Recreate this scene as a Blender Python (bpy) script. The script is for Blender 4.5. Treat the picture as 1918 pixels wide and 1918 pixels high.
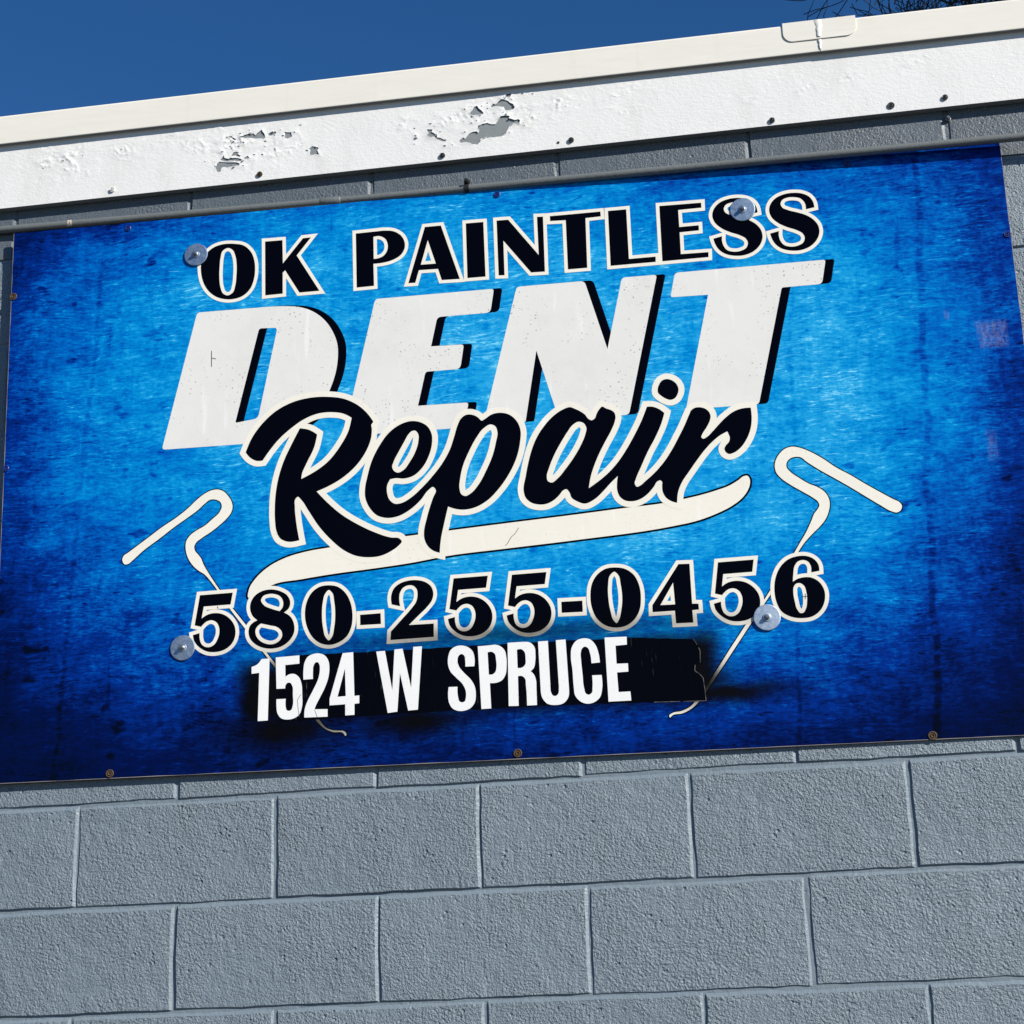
import bpy, bmesh, math, random
import numpy as np
from mathutils import Vector, Matrix, noise
from mathutils.geometry import delaunay_2d_cdt

# ------------------------------------------------------------------ camera, sky, sun, exposure
scene = bpy.context.scene
for o in list(bpy.data.objects):
    bpy.data.objects.remove(o)
COL = scene.collection

cam_data = bpy.data.cameras.new('camera')
cam = bpy.data.objects.new('camera', cam_data)
COL.objects.link(cam)
right = Vector((0.98642, 0.16155, -0.03123)); up = Vector((0.07790, -0.29110, 0.95352)); back = Vector((0.14497, -0.94292, -0.29980))
cm = Matrix((right, up, back)).transposed().to_4x4()
cm.translation = Vector((0.6125, -3.4618, 1.55))
cam.matrix_world = cm
cam_data.sensor_fit = 'HORIZONTAL'
cam_data.angle = 2 * math.atan(959 / 3406.46)
cam_data.clip_start = 0.05
cam_data.clip_end = 3000
scene.camera = cam
scene.render.resolution_x = 1024
scene.render.resolution_y = 1024

SUN_EL, SUN_AZ = math.radians(30.5), math.radians(56.3)      # azimuth off the wall's normal, to the right
world = bpy.data.worlds.new('World')
scene.world = world
world.use_nodes = True
wn = world.node_tree
bg = wn.nodes['Background']
sky = wn.nodes.new('ShaderNodeTexSky')
sky.sky_type = 'NISHITA'
sky.sun_disc = False
sky.sun_elevation = SUN_EL
sky.sun_rotation = math.pi - SUN_AZ
sky.altitude = 300
sky.air_density = 1.0
sky.dust_density = 0.0
sky.ozone_density = 4.0
hs = wn.nodes.new('ShaderNodeHueSaturation')
hs.inputs['Hue'].default_value = 0.507
hs.inputs['Saturation'].default_value = 1.26
wn.links.new(sky.outputs['Color'], hs.inputs['Color'])
wn.links.new(hs.outputs['Color'], bg.inputs['Color'])
bg.inputs['Strength'].default_value = 0.072

sun_data = bpy.data.lights.new('sun', 'SUN')
sun_data.energy = 5.0
sun_data.angle = math.radians(0.53)
sun_data.color = (1.0, 0.945, 0.85)
sun = bpy.data.objects.new('sun', sun_data)
COL.objects.link(sun)
to_sun = Vector((math.cos(SUN_EL) * math.sin(SUN_AZ), -math.cos(SUN_EL) * math.cos(SUN_AZ), math.sin(SUN_EL)))
sun.location = to_sun * 30
sun.rotation_euler = to_sun.to_track_quat('Z', 'Y').to_euler()

scene.view_settings.view_transform = 'Standard'
scene.view_settings.look = 'None'
scene.view_settings.exposure = 0.45
scene.view_settings.gamma = 1.0
scene.view_settings.use_curve_mapping = False

random.seed(7)

# ------------------------------------------------------------------ helpers
def link(o, parent=None, label=None, cat=None, group=None, kind=None):
    COL.objects.link(o)
    if parent is not None:
        o.parent = parent
    if label: o['label'] = label
    if cat: o['category'] = cat
    if group: o['group'] = group
    if kind: o['kind'] = kind
    return o

def mesh_obj(name, verts, faces, mat, parent=None, smooth=False, **kw):
    me = bpy.data.meshes.new(name)
    me.from_pydata([tuple(v) for v in verts], [], [tuple(f) for f in faces])
    me.update()
    if mat is not None:
        me.materials.append(mat)
    if smooth:
        me.polygons.foreach_set('use_smooth', [True] * len(me.polygons))
    return link(bpy.data.objects.new(name, me), parent, **kw)

def empty(name, loc=(0, 0, 0), **kw):
    o = bpy.data.objects.new(name, None)
    o.location = loc
    o.empty_display_size = 0.1
    return link(o, **kw)

class MB:
    """collects shapes for one mesh"""
    def __init__(s): s.v, s.f = [], []
    def add(s, vs, fs):
        b = len(s.v); s.v += [tuple(v) for v in vs]; s.f += [tuple(i + b for i in f) for f in fs]; return s
    def box(s, x0, x1, y0, y1, z0, z1):
        return s.add([(x0,y0,z0),(x1,y0,z0),(x1,y1,z0),(x0,y1,z0),(x0,y0,z1),(x1,y0,z1),(x1,y1,z1),(x0,y1,z1)],
                     [(0,3,2,1),(4,5,6,7),(0,1,5,4),(1,2,6,5),(2,3,7,6),(3,0,4,7)])
    def lathe_y(s, cx, cz, prof, n=24, dy=0.0, squash=1.0, a0=0.0):
        """prof: list of (radius, y) from the back to the front; axis along y"""
        vs = []
        for r, y in prof:
            for k in range(n):
                a = a0 + 2 * math.pi * k / n
                vs.append((cx + r * math.cos(a), y + dy, cz + r * math.sin(a) * squash))
        fs = []
        for i in range(len(prof) - 1):
            for k in range(n):
                k2 = (k + 1) % n
                fs.append((i*n+k, (i+1)*n+k, (i+1)*n+k2, i*n+k2))
        fs.append(tuple((len(prof)-1)*n + k for k in range(n))[::-1])
        return s.add(vs, fs)
    def tube(s, pts, radii, n=12, cap=True):
        pts = [Vector(p) for p in pts]
        vs, m = [], len(pts)
        ref = None
        for i, p in enumerate(pts):
            t = (pts[min(i+1, m-1)] - pts[max(i-1, 0)]).normalized()
            if ref is None:
                ref = t.orthogonal().normalized()
            ref = (ref - t * ref.dot(t)).normalized()
            bi = t.cross(ref)
            for k in range(n):
                a = 2 * math.pi * k / n
                vs.append(p + (ref * math.cos(a) + bi * math.sin(a)) * radii[i])
        fs = []
        for i in range(m - 1):
            for k in range(n):
                k2 = (k + 1) % n
                fs.append((i*n+k, i*n+k2, (i+1)*n+k2, (i+1)*n+k))
        if cap:
            fs.append(tuple(range(n))[::-1]); fs.append(tuple((m-1)*n + k for k in range(n)))
        return s.add(vs, fs)
    def build(s, name, mat, parent=None, smooth=False, **kw):
        return mesh_obj(name, s.v, s.f, mat, parent, smooth, **kw)

# ------------------------------------------------------------------ material helpers
def lin(r, g, b):
    return tuple(((c/255/12.92) if c/255 <= .04045 else ((c/255 + .055)/1.055) ** 2.4) for c in (r, g, b)) + (1.0,)

class NT:
    def __init__(s, name, rough=0.6, spec=0.5, metal=0.0):
        s.m = bpy.data.materials.new(name); s.m.use_nodes = True
        s.t = s.m.node_tree; s.b = s.t.nodes['Principled BSDF']
        s.b.inputs['Roughness'].default_value = rough
        s.b.inputs['Specular IOR Level'].default_value = spec
        s.b.inputs['Metallic'].default_value = metal
        s.out = s.t.nodes['Material Output']
    def n(s, typ, **kw):
        nd = s.t.nodes.new('ShaderNode' + typ)
        for k, v in kw.items(): setattr(nd, k, v)
        return nd
    def l(s, a, b): s.t.links.new(a, b)
    def setin(s, sock, v):
        if isinstance(v, bpy.types.NodeSocket): s.l(v, sock)
        else: sock.default_value = v
    def math(s, op, a, b=0.0, c=0.0, clamp=False):
        nd = s.n('Math', operation=op, use_clamp=clamp)
        for i, v in enumerate((a, b, c)): s.setin(nd.inputs[i], v)
        return nd.outputs[0]
    def mapr(s, v, a, b, c=0.0, d=1.0):
        nd = s.n('MapRange', interpolation_type='SMOOTHSTEP')
        for i, x in enumerate((v, a, b, c, d)): s.setin(nd.inputs[i], x)
        return nd.outputs[0]
    def pos(s): return s.n('NewGeometry').outputs['Position']
    def obj(s): return s.n('TexCoord').outputs['Object']
    def mapping(s, vec, scale=(1,1,1), rot=(0,0,0), loc=(0,0,0)):
        nd = s.n('Mapping'); s.l(vec, nd.inputs[0])
        nd.inputs['Scale'].default_value = scale; nd.inputs['Rotation'].default_value = rot; nd.inputs['Location'].default_value = loc
        return nd.outputs[0]
    def noise(s, vec, scale, detail=3, rough=.55, dist=0.0):
        nd = s.n('TexNoise'); s.l(vec, nd.inputs['Vector'])
        nd.inputs['Scale'].default_value = scale; nd.inputs['Detail'].default_value = detail
        nd.inputs['Roughness'].default_value = rough; nd.inputs['Distortion'].default_value = dist
        return nd.outputs[0]
    def voro(s, vec, scale, feature='F1', rnd=1.0):
        nd = s.n('TexVoronoi', feature=feature); s.l(vec, nd.inputs['Vector'])
        nd.inputs['Scale'].default_value = scale; nd.inputs['Randomness'].default_value = rnd
        return nd.outputs['Distance']
    def ramp(s, v, stops, interp='LINEAR'):
        nd = s.n('ValToRGB'); cr = nd.color_ramp; cr.interpolation = interp
        while len(cr.elements) < len(stops): cr.elements.new(0.5)
        for e, (p, c) in zip(cr.elements, stops): e.position = p; e.color = c
        s.l(v, nd.inputs[0]); return nd.outputs[0]
    def mix(s, f, a, b, mode='MIX'):
        nd = s.n('Mix', data_type='RGBA', blend_type=mode)
        s.setin(nd.inputs[0], f); s.setin(nd.inputs[6], a); s.setin(nd.inputs[7], b)
        return nd.outputs[2]
    def bump(s, h, dist, strength=1.0, prev=None):
        nd = s.n('Bump'); s.l(h, nd.inputs['Height'])
        nd.inputs['Distance'].default_value = dist; nd.inputs['Strength'].default_value = strength
        if prev is not None: s.l(prev, nd.inputs['Normal'])
        return nd.outputs[0]
    def color(s, c): s.setin(s.b.inputs['Base Color'], c)
    def normal(s, n): s.l(n, s.b.inputs['Normal'])

# ------------------------------------------------------------------ materials
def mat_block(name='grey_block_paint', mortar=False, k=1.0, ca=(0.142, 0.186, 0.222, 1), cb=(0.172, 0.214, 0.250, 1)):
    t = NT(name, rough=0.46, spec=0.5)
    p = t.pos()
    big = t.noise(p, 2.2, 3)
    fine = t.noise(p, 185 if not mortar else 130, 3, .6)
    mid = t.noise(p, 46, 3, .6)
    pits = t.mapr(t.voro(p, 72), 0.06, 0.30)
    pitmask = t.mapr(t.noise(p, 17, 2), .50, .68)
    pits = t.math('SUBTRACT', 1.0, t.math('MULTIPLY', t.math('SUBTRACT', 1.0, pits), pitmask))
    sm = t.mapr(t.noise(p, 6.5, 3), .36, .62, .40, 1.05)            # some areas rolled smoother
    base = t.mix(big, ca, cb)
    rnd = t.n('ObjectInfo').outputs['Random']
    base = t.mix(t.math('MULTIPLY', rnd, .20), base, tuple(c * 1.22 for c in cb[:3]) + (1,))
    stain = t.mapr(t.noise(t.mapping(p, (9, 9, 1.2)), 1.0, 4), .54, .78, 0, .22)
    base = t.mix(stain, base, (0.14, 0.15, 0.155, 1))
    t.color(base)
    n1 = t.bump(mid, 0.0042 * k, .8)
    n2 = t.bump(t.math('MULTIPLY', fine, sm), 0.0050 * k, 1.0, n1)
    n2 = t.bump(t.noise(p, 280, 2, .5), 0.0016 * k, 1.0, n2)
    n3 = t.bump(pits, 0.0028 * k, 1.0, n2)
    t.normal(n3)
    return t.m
M_BLOCK = mat_block()
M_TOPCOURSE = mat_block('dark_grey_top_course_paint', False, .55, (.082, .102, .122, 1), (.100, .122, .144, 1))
M_MORTAR = mat_block('grey_mortar_paint', True, .30)

def mat_paint():
    t = NT('white_fascia_paint', rough=0.5, spec=0.35)
    p = t.pos()
    g = t.noise(p, 7, 5, .6)
    dirt = t.mapr(t.noise(t.mapping(p, (3, 3, 1)), 9, 5, .65), .46, .78, 0, .55)
    c = t.mix(g, (0.69, 0.695, 0.69, 1), (0.77, 0.77, 0.755, 1))
    c = t.mix(dirt, c, (0.62, 0.62, 0.595, 1))
    t.color(c)
    n1 = t.bump(t.noise(t.mapping(p, (1, 1, 1.6)), 95, 4, .6), .0014, .5)
    n2 = t.bump(t.noise(p, 260, 2), .0006, .6, n1)
    t.normal(n2)
    return t.m
M_PAINT = mat_paint()

def mat_simple(name, col, rough=.5, spec=.4, metal=0.0, var=.15, scale=40, bump=0.0, bscale=200):
    t = NT(name, rough, spec, metal)
    p = t.pos()
    d = tuple(c * (1 - var) for c in col[:3]) + (1,)
    t.color(t.mix(t.noise(p, scale, 4, .6), d, col))
    if bump: t.normal(t.bump(t.noise(p, bscale, 3), bump))
    return t.m
M_BARE_AND_SHADE = mat_simple('bare_fascia_and_underside_shade', (.24, .265, .275, 1), .55, .4, 0, .22, 60, .0004, 300)
def mat_coping():
    t = NT('cream_coping_enamel', rough=.45, spec=.4)
    p = t.pos()
    c = t.mix(t.noise(t.mapping(p, (3, 1, 14)), 2.5, 5, .6), (.70, .675, .60, 1), (.765, .745, .68, 1))
    streak = t.mapr(t.noise(t.mapping(p, (30, 30, 2.5)), 1.0, 4, .6), .55, .8, 0, .35)
    c = t.mix(streak, c, (.63, .60, .52, 1))
    t.color(c)
    t.normal(t.bump(t.noise(t.mapping(p, (1, 1, 4)), 6, 3), .002, .5))
    return t.m
M_COPING = mat_coping()
M_SEAL = mat_simple('white_sealant', (.78, .765, .71, 1), .4, .5, 0, .05, 80, .001, 90)
M_PIPE = mat_simple('grey_conduit_paint', (.15, .165, .165, 1), .42, .5, 0, .25, 60, .0006, 120)
M_STRAP = mat_simple('dark_strap_steel', (.02, .02, .022, 1), .6, .4, .3, .3, 120)
M_ZINC = None
def mat_zinc():
    t = NT('zinc_plated_steel', rough=.38, spec=.5, metal=1.0)
    p = t.obj()
    a = t.mix(t.n('ObjectInfo').outputs['Random'], (.18, .27, .41, 1), (.40, .48, .58, 1))
    t.color(t.mix(t.noise(p, 90, 4), a, t.mix(.25, a, (.6, .66, .72, 1))))
    t.setin(t.b.inputs['Roughness'], t.mapr(t.noise(p, 160, 3), .3, .7, .48, .64))
    t.normal(t.bump(t.noise(t.mapping(p, (1, 1, 14)), 120, 2), .0003, .5))
    return t.m
M_ZINC = mat_zinc()
M_STEEL = mat_simple('screw_steel', (.34, .34, .33, 1), .4, .5, .9, .3, 150)
M_RUST = mat_simple('rusty_screw', (.115, .062, .036, 1), .7, .3, .2, .6, 260, .0006, 400)
M_RUSTY = mat_simple('rusty_ring', (.13, .082, .048, 1), .6, .4, .3, .6, 300, .0005, 400)
M_DARKSTEEL = mat_simple('dark_screw_steel', (.10, .11, .11, 1), .45, .5, .5, .5, 200)
M_BLUESCREW = mat_simple('blue_painted_screw', (.01, .03, .22, 1), .4, .5, 0, .4, 200)
M_EDGE = mat_simple('panel_core_edge', (.36, .33, .32, 1), .6, .3, 0, .3, 90)
M_TIMBER = mat_simple('weathered_timber', (.16, .12, .08, 1), .8, .2, 0, .3, 30)
M_ROOF = mat_simple('roof_membrane', (.30, .30, .29, 1), .8, .2, 0, .2, 3)
M_CRACK = mat_simple('crack_dirt', (.10, .09, .08, 1), .8, .1, 0, .4, 200)
M_TORN = mat_simple('torn_film_edge', (.17, .165, .155, 1), .5, .3, 0, .5, 200)
M_CHIP = mat_simple('chipped_bare_paint', (.62, .56, .46, 1), .6, .3, 0, .45, 300)

def mat_ground():
    t = NT('asphalt', rough=.9, spec=.25)
    p = t.pos()
    c = t.mix(t.noise(p, .35, 5, .6), (.055, .055, .055, 1), (.10, .097, .092, 1))
    c = t.mix(t.mapr(t.noise(p, 180, 2), .5, .7, 0, .5), c, (.15, .145, .135, 1))
    t.color(c)
    t.normal(t.bump(t.noise(p, 160, 3), .004, .7))
    return t.m
M_GROUND = mat_ground()

def mat_bark():
    t = NT('winter_bark', rough=.85, spec=.2)
    p = t.pos()
    t.color(t.mix(t.noise(t.mapping(p, (8, 8, 2)), 3, 4), (.014, .011, .009, 1), (.050, .038, .028, 1)))
    return t.m
M_BARK = mat_bark()

# the printed face of the sign: blue grunge print (tone is stored per vertex, brush marks are noise)
SCUFF_LINES = ((.838, .010, .17), (.580, .006, .10), (-.905, .008, .10))
def mat_print():
    t = NT('blue_grunge_print', rough=.32, spec=.05)
    o = t.obj()
    at = t.n('Attribute'); at.attribute_name = 'tone'
    tone = at.outputs['Fac']
    warp = t.noise(o, 3.0, 2)
    wv = t.n('VectorMath', operation='ADD')
    sc = t.n('VectorMath', operation='SCALE')
    nc = t.n('TexNoise'); t.l(o, nc.inputs['Vector']); nc.inputs['Scale'].default_value = 7; nc.inputs['Detail'].default_value = 2
    t.l(nc.outputs['Color'], sc.inputs[0]); sc.inputs['Scale'].default_value = .03
    t.l(o, wv.inputs[0]); t.l(sc.outputs[0], wv.inputs[1])
    ov = wv.outputs[0]
    def streak(rot, sx, sz, scale, detail=4, rough=.6):
        return t.noise(t.mapping(ov, (sx, 1, sz), (0, rot, 0)), scale, detail, rough)
    blot = t.noise(t.mapping(ov, (1.0, 1, 1.6)), 7.5, 5, .62)
    h1 = streak(.05, 1.0, 2.8, 26, 5, .7)
    h2 = streak(.32, 1.0, 5.0, 30, 4, .65)
    h3 = streak(.08, 1.0, 4.0, 62, 3, .6)
    v1 = streak(.02, 5.0, 1.0, 14, 4, .65)
    fine = t.noise(t.mapping(ov, (1, 1, 2.2)), 95, 4, .65)
    def k(x, g): return t.math('MULTIPLY', t.math('SUBTRACT', x, .5), g)
    v = tone
    for x, g in ((blot, .50), (h1, .34), (h2, .34), (h3, .34), (v1, .22), (fine, .34)):
        v = t.math('ADD', v, t.math('MULTIPLY', k(x, g), t.mapr(tone, 0.0, .40, .30, 1.0)))
    # bright short brush ticks and pale scratches
    tick = t.mapr(streak(.03, 1.0, 5.0, 34, 2, .5), .63, .74)
    tick = t.math('MULTIPLY', tick, t.mapr(t.noise(ov, 9, 2), .40, .58))
    v = t.math('ADD', v, t.math('MULTIPLY', tick, t.math('MULTIPLY', t.mapr(tone, 0, .5, .30, 1.0), .16)))
    for rot, off_ in ((.27, 1.7), (.16, 4.1), (-.05, 7.3)):
        sn = t.noise(t.mapping(ov, (1.0, 1, 16.0), (0, rot, 0), (off_, 0, off_)), 7, 1, .4)
        ln = t.mapr(t.math('ABSOLUTE', t.math('SUBTRACT', sn, .53)), .004, .013, 1, 0)
        ln = t.math('MULTIPLY', ln, t.mapr(t.noise(t.mapping(ov, (1, 1, 1), (0, 0, 0), (off_, 2, 0)), 6, 2), .50, .62))
        v = t.math('ADD', v, t.math('MULTIPLY', ln, t.mapr(tone, 0, .5, .05, .17)))
    dk = t.mapr(streak(.02, 1.0, 5.0, 40, 2, .5), .62, .72)
    dk = t.math('MULTIPLY', dk, t.mapr(t.noise(t.mapping(ov, (1, 1, 1), (0, 0, 0), (3, 0, 5)), 8, 2), .44, .60))
    v = t.math('SUBTRACT', v, t.math('MULTIPLY', dk, .20))
    # dark smudges and vertical scuffs
    smud = t.mapr(streak(0.0, 1.0, 1.8, 16, 2, .5), .66, .76)
    v = t.math('SUBTRACT', v, t.math('MULTIPLY', smud, .20))
    vs = t.mapr(streak(.01, 9.0, 1.0, 5.0, 3, .5), .64, .76)
    v = t.math('SUBTRACT', v, t.math('MULTIPLY', vs, .07))
    # dashed vertical scuff lines
    sep = t.n('SeparateXYZ'); t.l(ov, sep.inputs[0])
    for x0, wd, amt in SCUFF_LINES:
        ln = t.mapr(t.math('ABSOLUTE', t.math('SUBTRACT', t.math('SUBTRACT', sep.outputs[0], t.math('MULTIPLY', sep.outputs[2], .06)), x0)), wd * .25, wd, 1, 0)
        ln = t.math('MULTIPLY', ln, t.mapr(t.noise(t.mapping(o, (20, 1, 60)), 1.0, 3, .6), .36, .62))
        v = t.math('SUBTRACT', v, t.math('MULTIPLY', ln, amt))
    # dark grain specks in the middle
    sp = t.mapr(t.voro(o, 210), .10, .22, 1, 0)
    sp = t.math('MULTIPLY', sp, t.mapr(t.noise(o, 8, 3), .52, .66))
    v = t.math('SUBTRACT', v, t.math('MULTIPLY', sp, .22))
    col = t.ramp(v, [(0.0, lin(2, 8, 30)), (.15, lin(1, 17, 72)), (.33, lin(1, 44, 132)), (.52, lin(0, 92, 178)), (.70, lin(2, 132, 200)), (.86, lin(38, 160, 215)), (1.0, lin(125, 205, 235))])
    t.color(col)
    t.normal(t.bump(t.noise(o, 5, 3), .003, .25))
    return t.m
M_PRINT = mat_print()

def mat_film(name, col, dirty=0.0, rough=.32, spec=.2):
    t = NT(name, rough, spec)
    o = t.obj()
    c = t.mix(t.noise(o, 6, 4, .6), tuple(x * .93 for x in col[:3]) + (1,), col)
    if dirty:
        sm = t.mapr(t.noise(o, 7, 6, .72), .42, .78, 0, .34 * dirty)
        c = t.mix(sm, c, (.52, .51, .48, 1))
        d = t.mapr(t.voro(o, 125), .13, .25, 1, 0)
        d = t.math('MULTIPLY', d, t.mapr(t.noise(o, 9, 3, .6), .42, .62))
        d = t.math('MULTIPLY', d, t.mapr(t.noise(o, 130, 1), .40, .54))
        c = t.mix(t.math('MULTIPLY', d, .7 * dirty), c, (.10, .10, .10, 1))
        cr = t.mapr(t.noise(t.mapping(o, (9, 1, 1.1), (0, .75, 0)), 4.5, 3, .5), .60, .70, 0, .45)
        c = t.mix(cr, c, (.84, .84, .82, 1))
    t.color(c)
    t.normal(t.bump(t.noise(o, 9, 3), .004, .22))
    return t.m
M_WHITE = mat_film('white_print', (.735, .730, .700, 1), 1.0)
M_CREAM = mat_film('cream_print', (.815, .78, .69, 1), .35)
M_BLACK = mat_film('black_print', (.0012, .0018, .0045, 1), 0, .24, .025)
M_VINYL = mat_film('white_vinyl', (.84, .84, .835, 1), .35, .38, .4)
def mat_patch():
    t = NT('black_cover_film', rough=.30, spec=.03)
    o = t.obj()
    s = t.noise(t.mapping(o, (60, 1, 5)), 3.0, 3, .6)
    m = t.math('MULTIPLY', t.mapr(s, .64, .74), t.mapr(t.noise(o, 14, 2), .47, .62))
    t.color(t.mix(t.math('MULTIPLY', m, .55), (.0014, .0018, .004, 1), (.10, .10, .11, 1)))
    t.normal(t.bump(s, .0012, .5))
    return t.m
M_PATCH = mat_patch()
def mat_alpha(name, col, attr, nscale, rough=.6, keep=.0):
    t = NT(name, rough, .05)
    t.color(col)
    at = t.n('Attribute'); at.attribute_name = attr
    o = t.obj()
    nz = t.math('ADD', t.math('MULTIPLY', t.math('SUBTRACT', t.noise(o, nscale, 4, .65), .5), .7), 0.0)
    a = t.math('ADD', at.outputs['Fac'], t.math('MULTIPLY', nz, t.math('MULTIPLY', at.outputs['Fac'], t.math('SUBTRACT', 1.35, at.outputs['Fac']))), 0, clamp=True)
    t.l(a, t.b.inputs['Alpha'])
    return t.m
M_SPRAY = mat_alpha('black_overspray', (.0012, .0016, .003, 1), 'amount', 22)
def mat_scuff():
    t = NT('pale_scuff', .6, .2)
    o = t.obj()
    t.color((.40, .46, .70, 1))
    at = t.n('Attribute'); at.attribute_name = 'amount'
    a = t.math('MULTIPLY', t.mapr(t.noise(t.mapping(o, (2.2, 1, 1), (0, .2, 0)), 60, 6, .8), .36, .74), t.math('MULTIPLY', at.outputs['Fac'], .36))
    t.l(a, t.b.inputs['Alpha'])
    return t.m
M_SCUFF = mat_scuff()

# ------------------------------------------------------------------ measured outlines (millimetres on the sign's face)
TOP_LETTERS=[[[(-556.5,1155.8,0),(-533.5,1149.2,0),(-517.4,1132.7,0),(-509.3,1110.9,0),(-507.5,1091.8,0),(-509.9,1067.1,0),(-518.5,1045.1,0),(-534.2,1031.1,0),(-553.8,1025.9,0),(-573.6,1027.3,0),(-593.6,1035.1,0),(-611.7,1051.5,0),(-623.0,1072.5,0),(-628.0,1093.9,0),(-628.4,1115.0,0),(-623.1,1131.3,0),(-612.3,1143.8,0),(-598.5,1152.9,0),(-579.5,1157.2,0)],[(-568.4,1147.0,0),(-558.3,1141.3,0),(-552.2,1128.0,0),(-548.9,1106.6,0),(-549.0,1079.5,0),(-551.3,1056.8,0),(-557.0,1040.7,0),(-567.8,1035.6,0),(-577.8,1040.8,0),(-584.0,1055.9,0),(-586.9,1079.2,0),(-586.7,1104.3,0),(-585.0,1125.1,0),(-580.3,1141.5,0)]],[[(-485.9,1153.5,-1),(-447.2,1152.6,-1),(-446.0,1097.9,-1),(-401.8,1152.3,-1),(-384.0,1152.5,-1),(-415.5,1113.1,-1),(-365.5,1025.7,-1),(-409.4,1026.1,-1),(-441.0,1081.2,-1),(-446.2,1076.1,-1),(-446.0,1027.4,-1),(-484.5,1027.1,-1)]],[[(-285.3,1150.8,-1),(-242.3,1151.0,0),(-222.8,1151.0,0),(-201.5,1146.6,0),(-186.1,1134.9,0),(-178.6,1117.5,0),(-179.2,1105.1,0),(-186.7,1091.4,0),(-202.4,1081.7,0),(-225.6,1076.5,0),(-247.3,1076.0,-1),(-246.5,1024.9,-1),(-284.2,1024.8,-1)],[(-246.7,1138.9,-1),(-232.7,1138.9,0),(-221.1,1131.4,0),(-215.8,1117.3,0),(-217.6,1102.9,0),(-225.5,1092.4,0),(-235.2,1088.2,0),(-246.5,1087.3,-1)]],[[(-134.5,1149.8,-1),(-99.8,1149.5,-1),(-61.8,1021.8,-1),(-100.5,1023.2,-1),(-108.0,1049.7,-1),(-149.2,1050.9,-1),(-157.4,1022.9,-1),(-172.4,1023.4,-1)],[(-128.7,1118.4,-1),(-112.5,1062.5,-1),(-144.8,1063.2,-1)]],[[(-45.9,1148.5,-1),(-8.1,1147.9,-1),(-6.9,1021.6,-1),(-45.6,1022.2,-1)]],[[(20.3,1147.9,-1),(45.2,1147.2,-1),(107.2,1059.2,-1),(106.7,1147.1,-1),(119.5,1146.3,-1),(118.9,1019.9,-1),(89.8,1020.9,-1),(33.4,1099.9,-1),(33.5,1020.5,-1),(20.9,1021.4,-1)]],[[(134.1,1145.7,-1),(241.2,1144.7,-1),(241.6,1133.5,-1),(209.2,1133.0,-1),(207.9,1019.2,-1),(167.3,1019.8,-1),(167.3,1132.8,-1),(134.3,1134.4,-1)]],[[(257.1,1144.2,-1),(295.6,1143.9,-1),(295.5,1030.2,-1),(350.9,1029.7,-1),(350.6,1017.7,-1),(256.7,1018.5,-1)]],[[(365.0,1143.8,-1),(452.2,1141.8,-1),(451.9,1130.3,-1),(403.6,1130.3,-1),(403.7,1091.3,-1),(443.9,1091.0,-1),(443.7,1079.4,-1),(403.7,1079.2,-1),(403.2,1029.8,-1),(460.0,1028.3,-1),(459.5,1017.1,-1),(364.3,1017.6,-1)]],[[(566.5,1106.9,-1),(564.4,1120.4,0.0),(557.0,1132.6,0.0),(543.1,1141.1,0.0),(526.8,1144.5,0.0),(506.0,1143.4,0.0),(488.9,1136.8,0.0),(477.8,1125.3,0.0),(473.1,1109.8,0.0),(476.8,1094.5,0.0),(488.3,1080.7,0.0),(507.1,1068.4,0.0),(527.1,1059.0,0.0),(538.4,1050.3,0.0),(541.9,1040.9,0.0),(537.8,1030.0,0.0),(526.8,1024.4,0.0),(512.4,1023.7,0.0),(498.3,1029.2,0.0),(491.8,1039.4,0.0),(489.5,1051.0,0.0),(490.2,1061.2,-1),(472.0,1057.4,-1),(474.7,1045.8,0.0),(482.0,1031.4,0.0),(493.7,1021.1,0.0),(511.7,1014.7,0.0),(532.2,1013.7,0.0),(551.0,1019.6,0.0),(566.4,1033.7,0.0),(572.7,1051.1,0.0),(570.7,1066.1,0.0),(562.5,1079.5,0.0),(547.9,1091.3,0.0),(529.9,1099.5,0.0),(511.8,1106.7,0.0),(500.3,1114.1,0.0),(497.8,1123.1,0.0),(502.0,1130.7,0.0),(512.6,1134.8,0.0),(526.1,1134.5,0.0),(539.2,1130.0,0.0),(547.3,1118.8,0.0),(548.8,1104.2,-1)]],[[(682.6,1105.7,-1),(680.7,1119.1,0),(673.4,1131.3,0),(659.8,1139.7,0),(643.6,1143.1,0),(623.0,1142.0,0),(606.0,1135.4,0),(594.9,1124.1,0),(590.1,1108.6,0),(593.7,1093.4,0),(605.0,1079.6,0),(623.5,1067.4,0),(643.2,1058.0,0),(654.3,1049.4,0),(657.7,1040.0,0),(653.5,1029.1,0),(642.5,1023.6,0),(628.2,1022.8,0),(614.4,1028.4,0),(608.0,1038.5,0),(605.8,1050.1,0),(606.6,1060.2,-1),(588.5,1056.5,-1),(591.1,1044.9,0),(598.2,1030.6,0),(609.7,1020.3,0),(627.6,1013.9,0),(647.8,1012.9,0),(666.5,1018.8,0),(681.9,1032.9,0),(688.4,1050.2,0),(686.5,1065.1,0),(678.4,1078.4,0),(664.1,1090.2,0),(646.3,1098.3,0),(628.4,1105.5,0),(617.1,1112.9,0),(614.7,1121.9,0),(618.9,1129.4,0),(629.5,1133.5,0),(642.8,1133.1,0),(655.8,1128.7,0),(663.8,1117.5,0),(665.1,1103.0,-1)]]]
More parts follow.
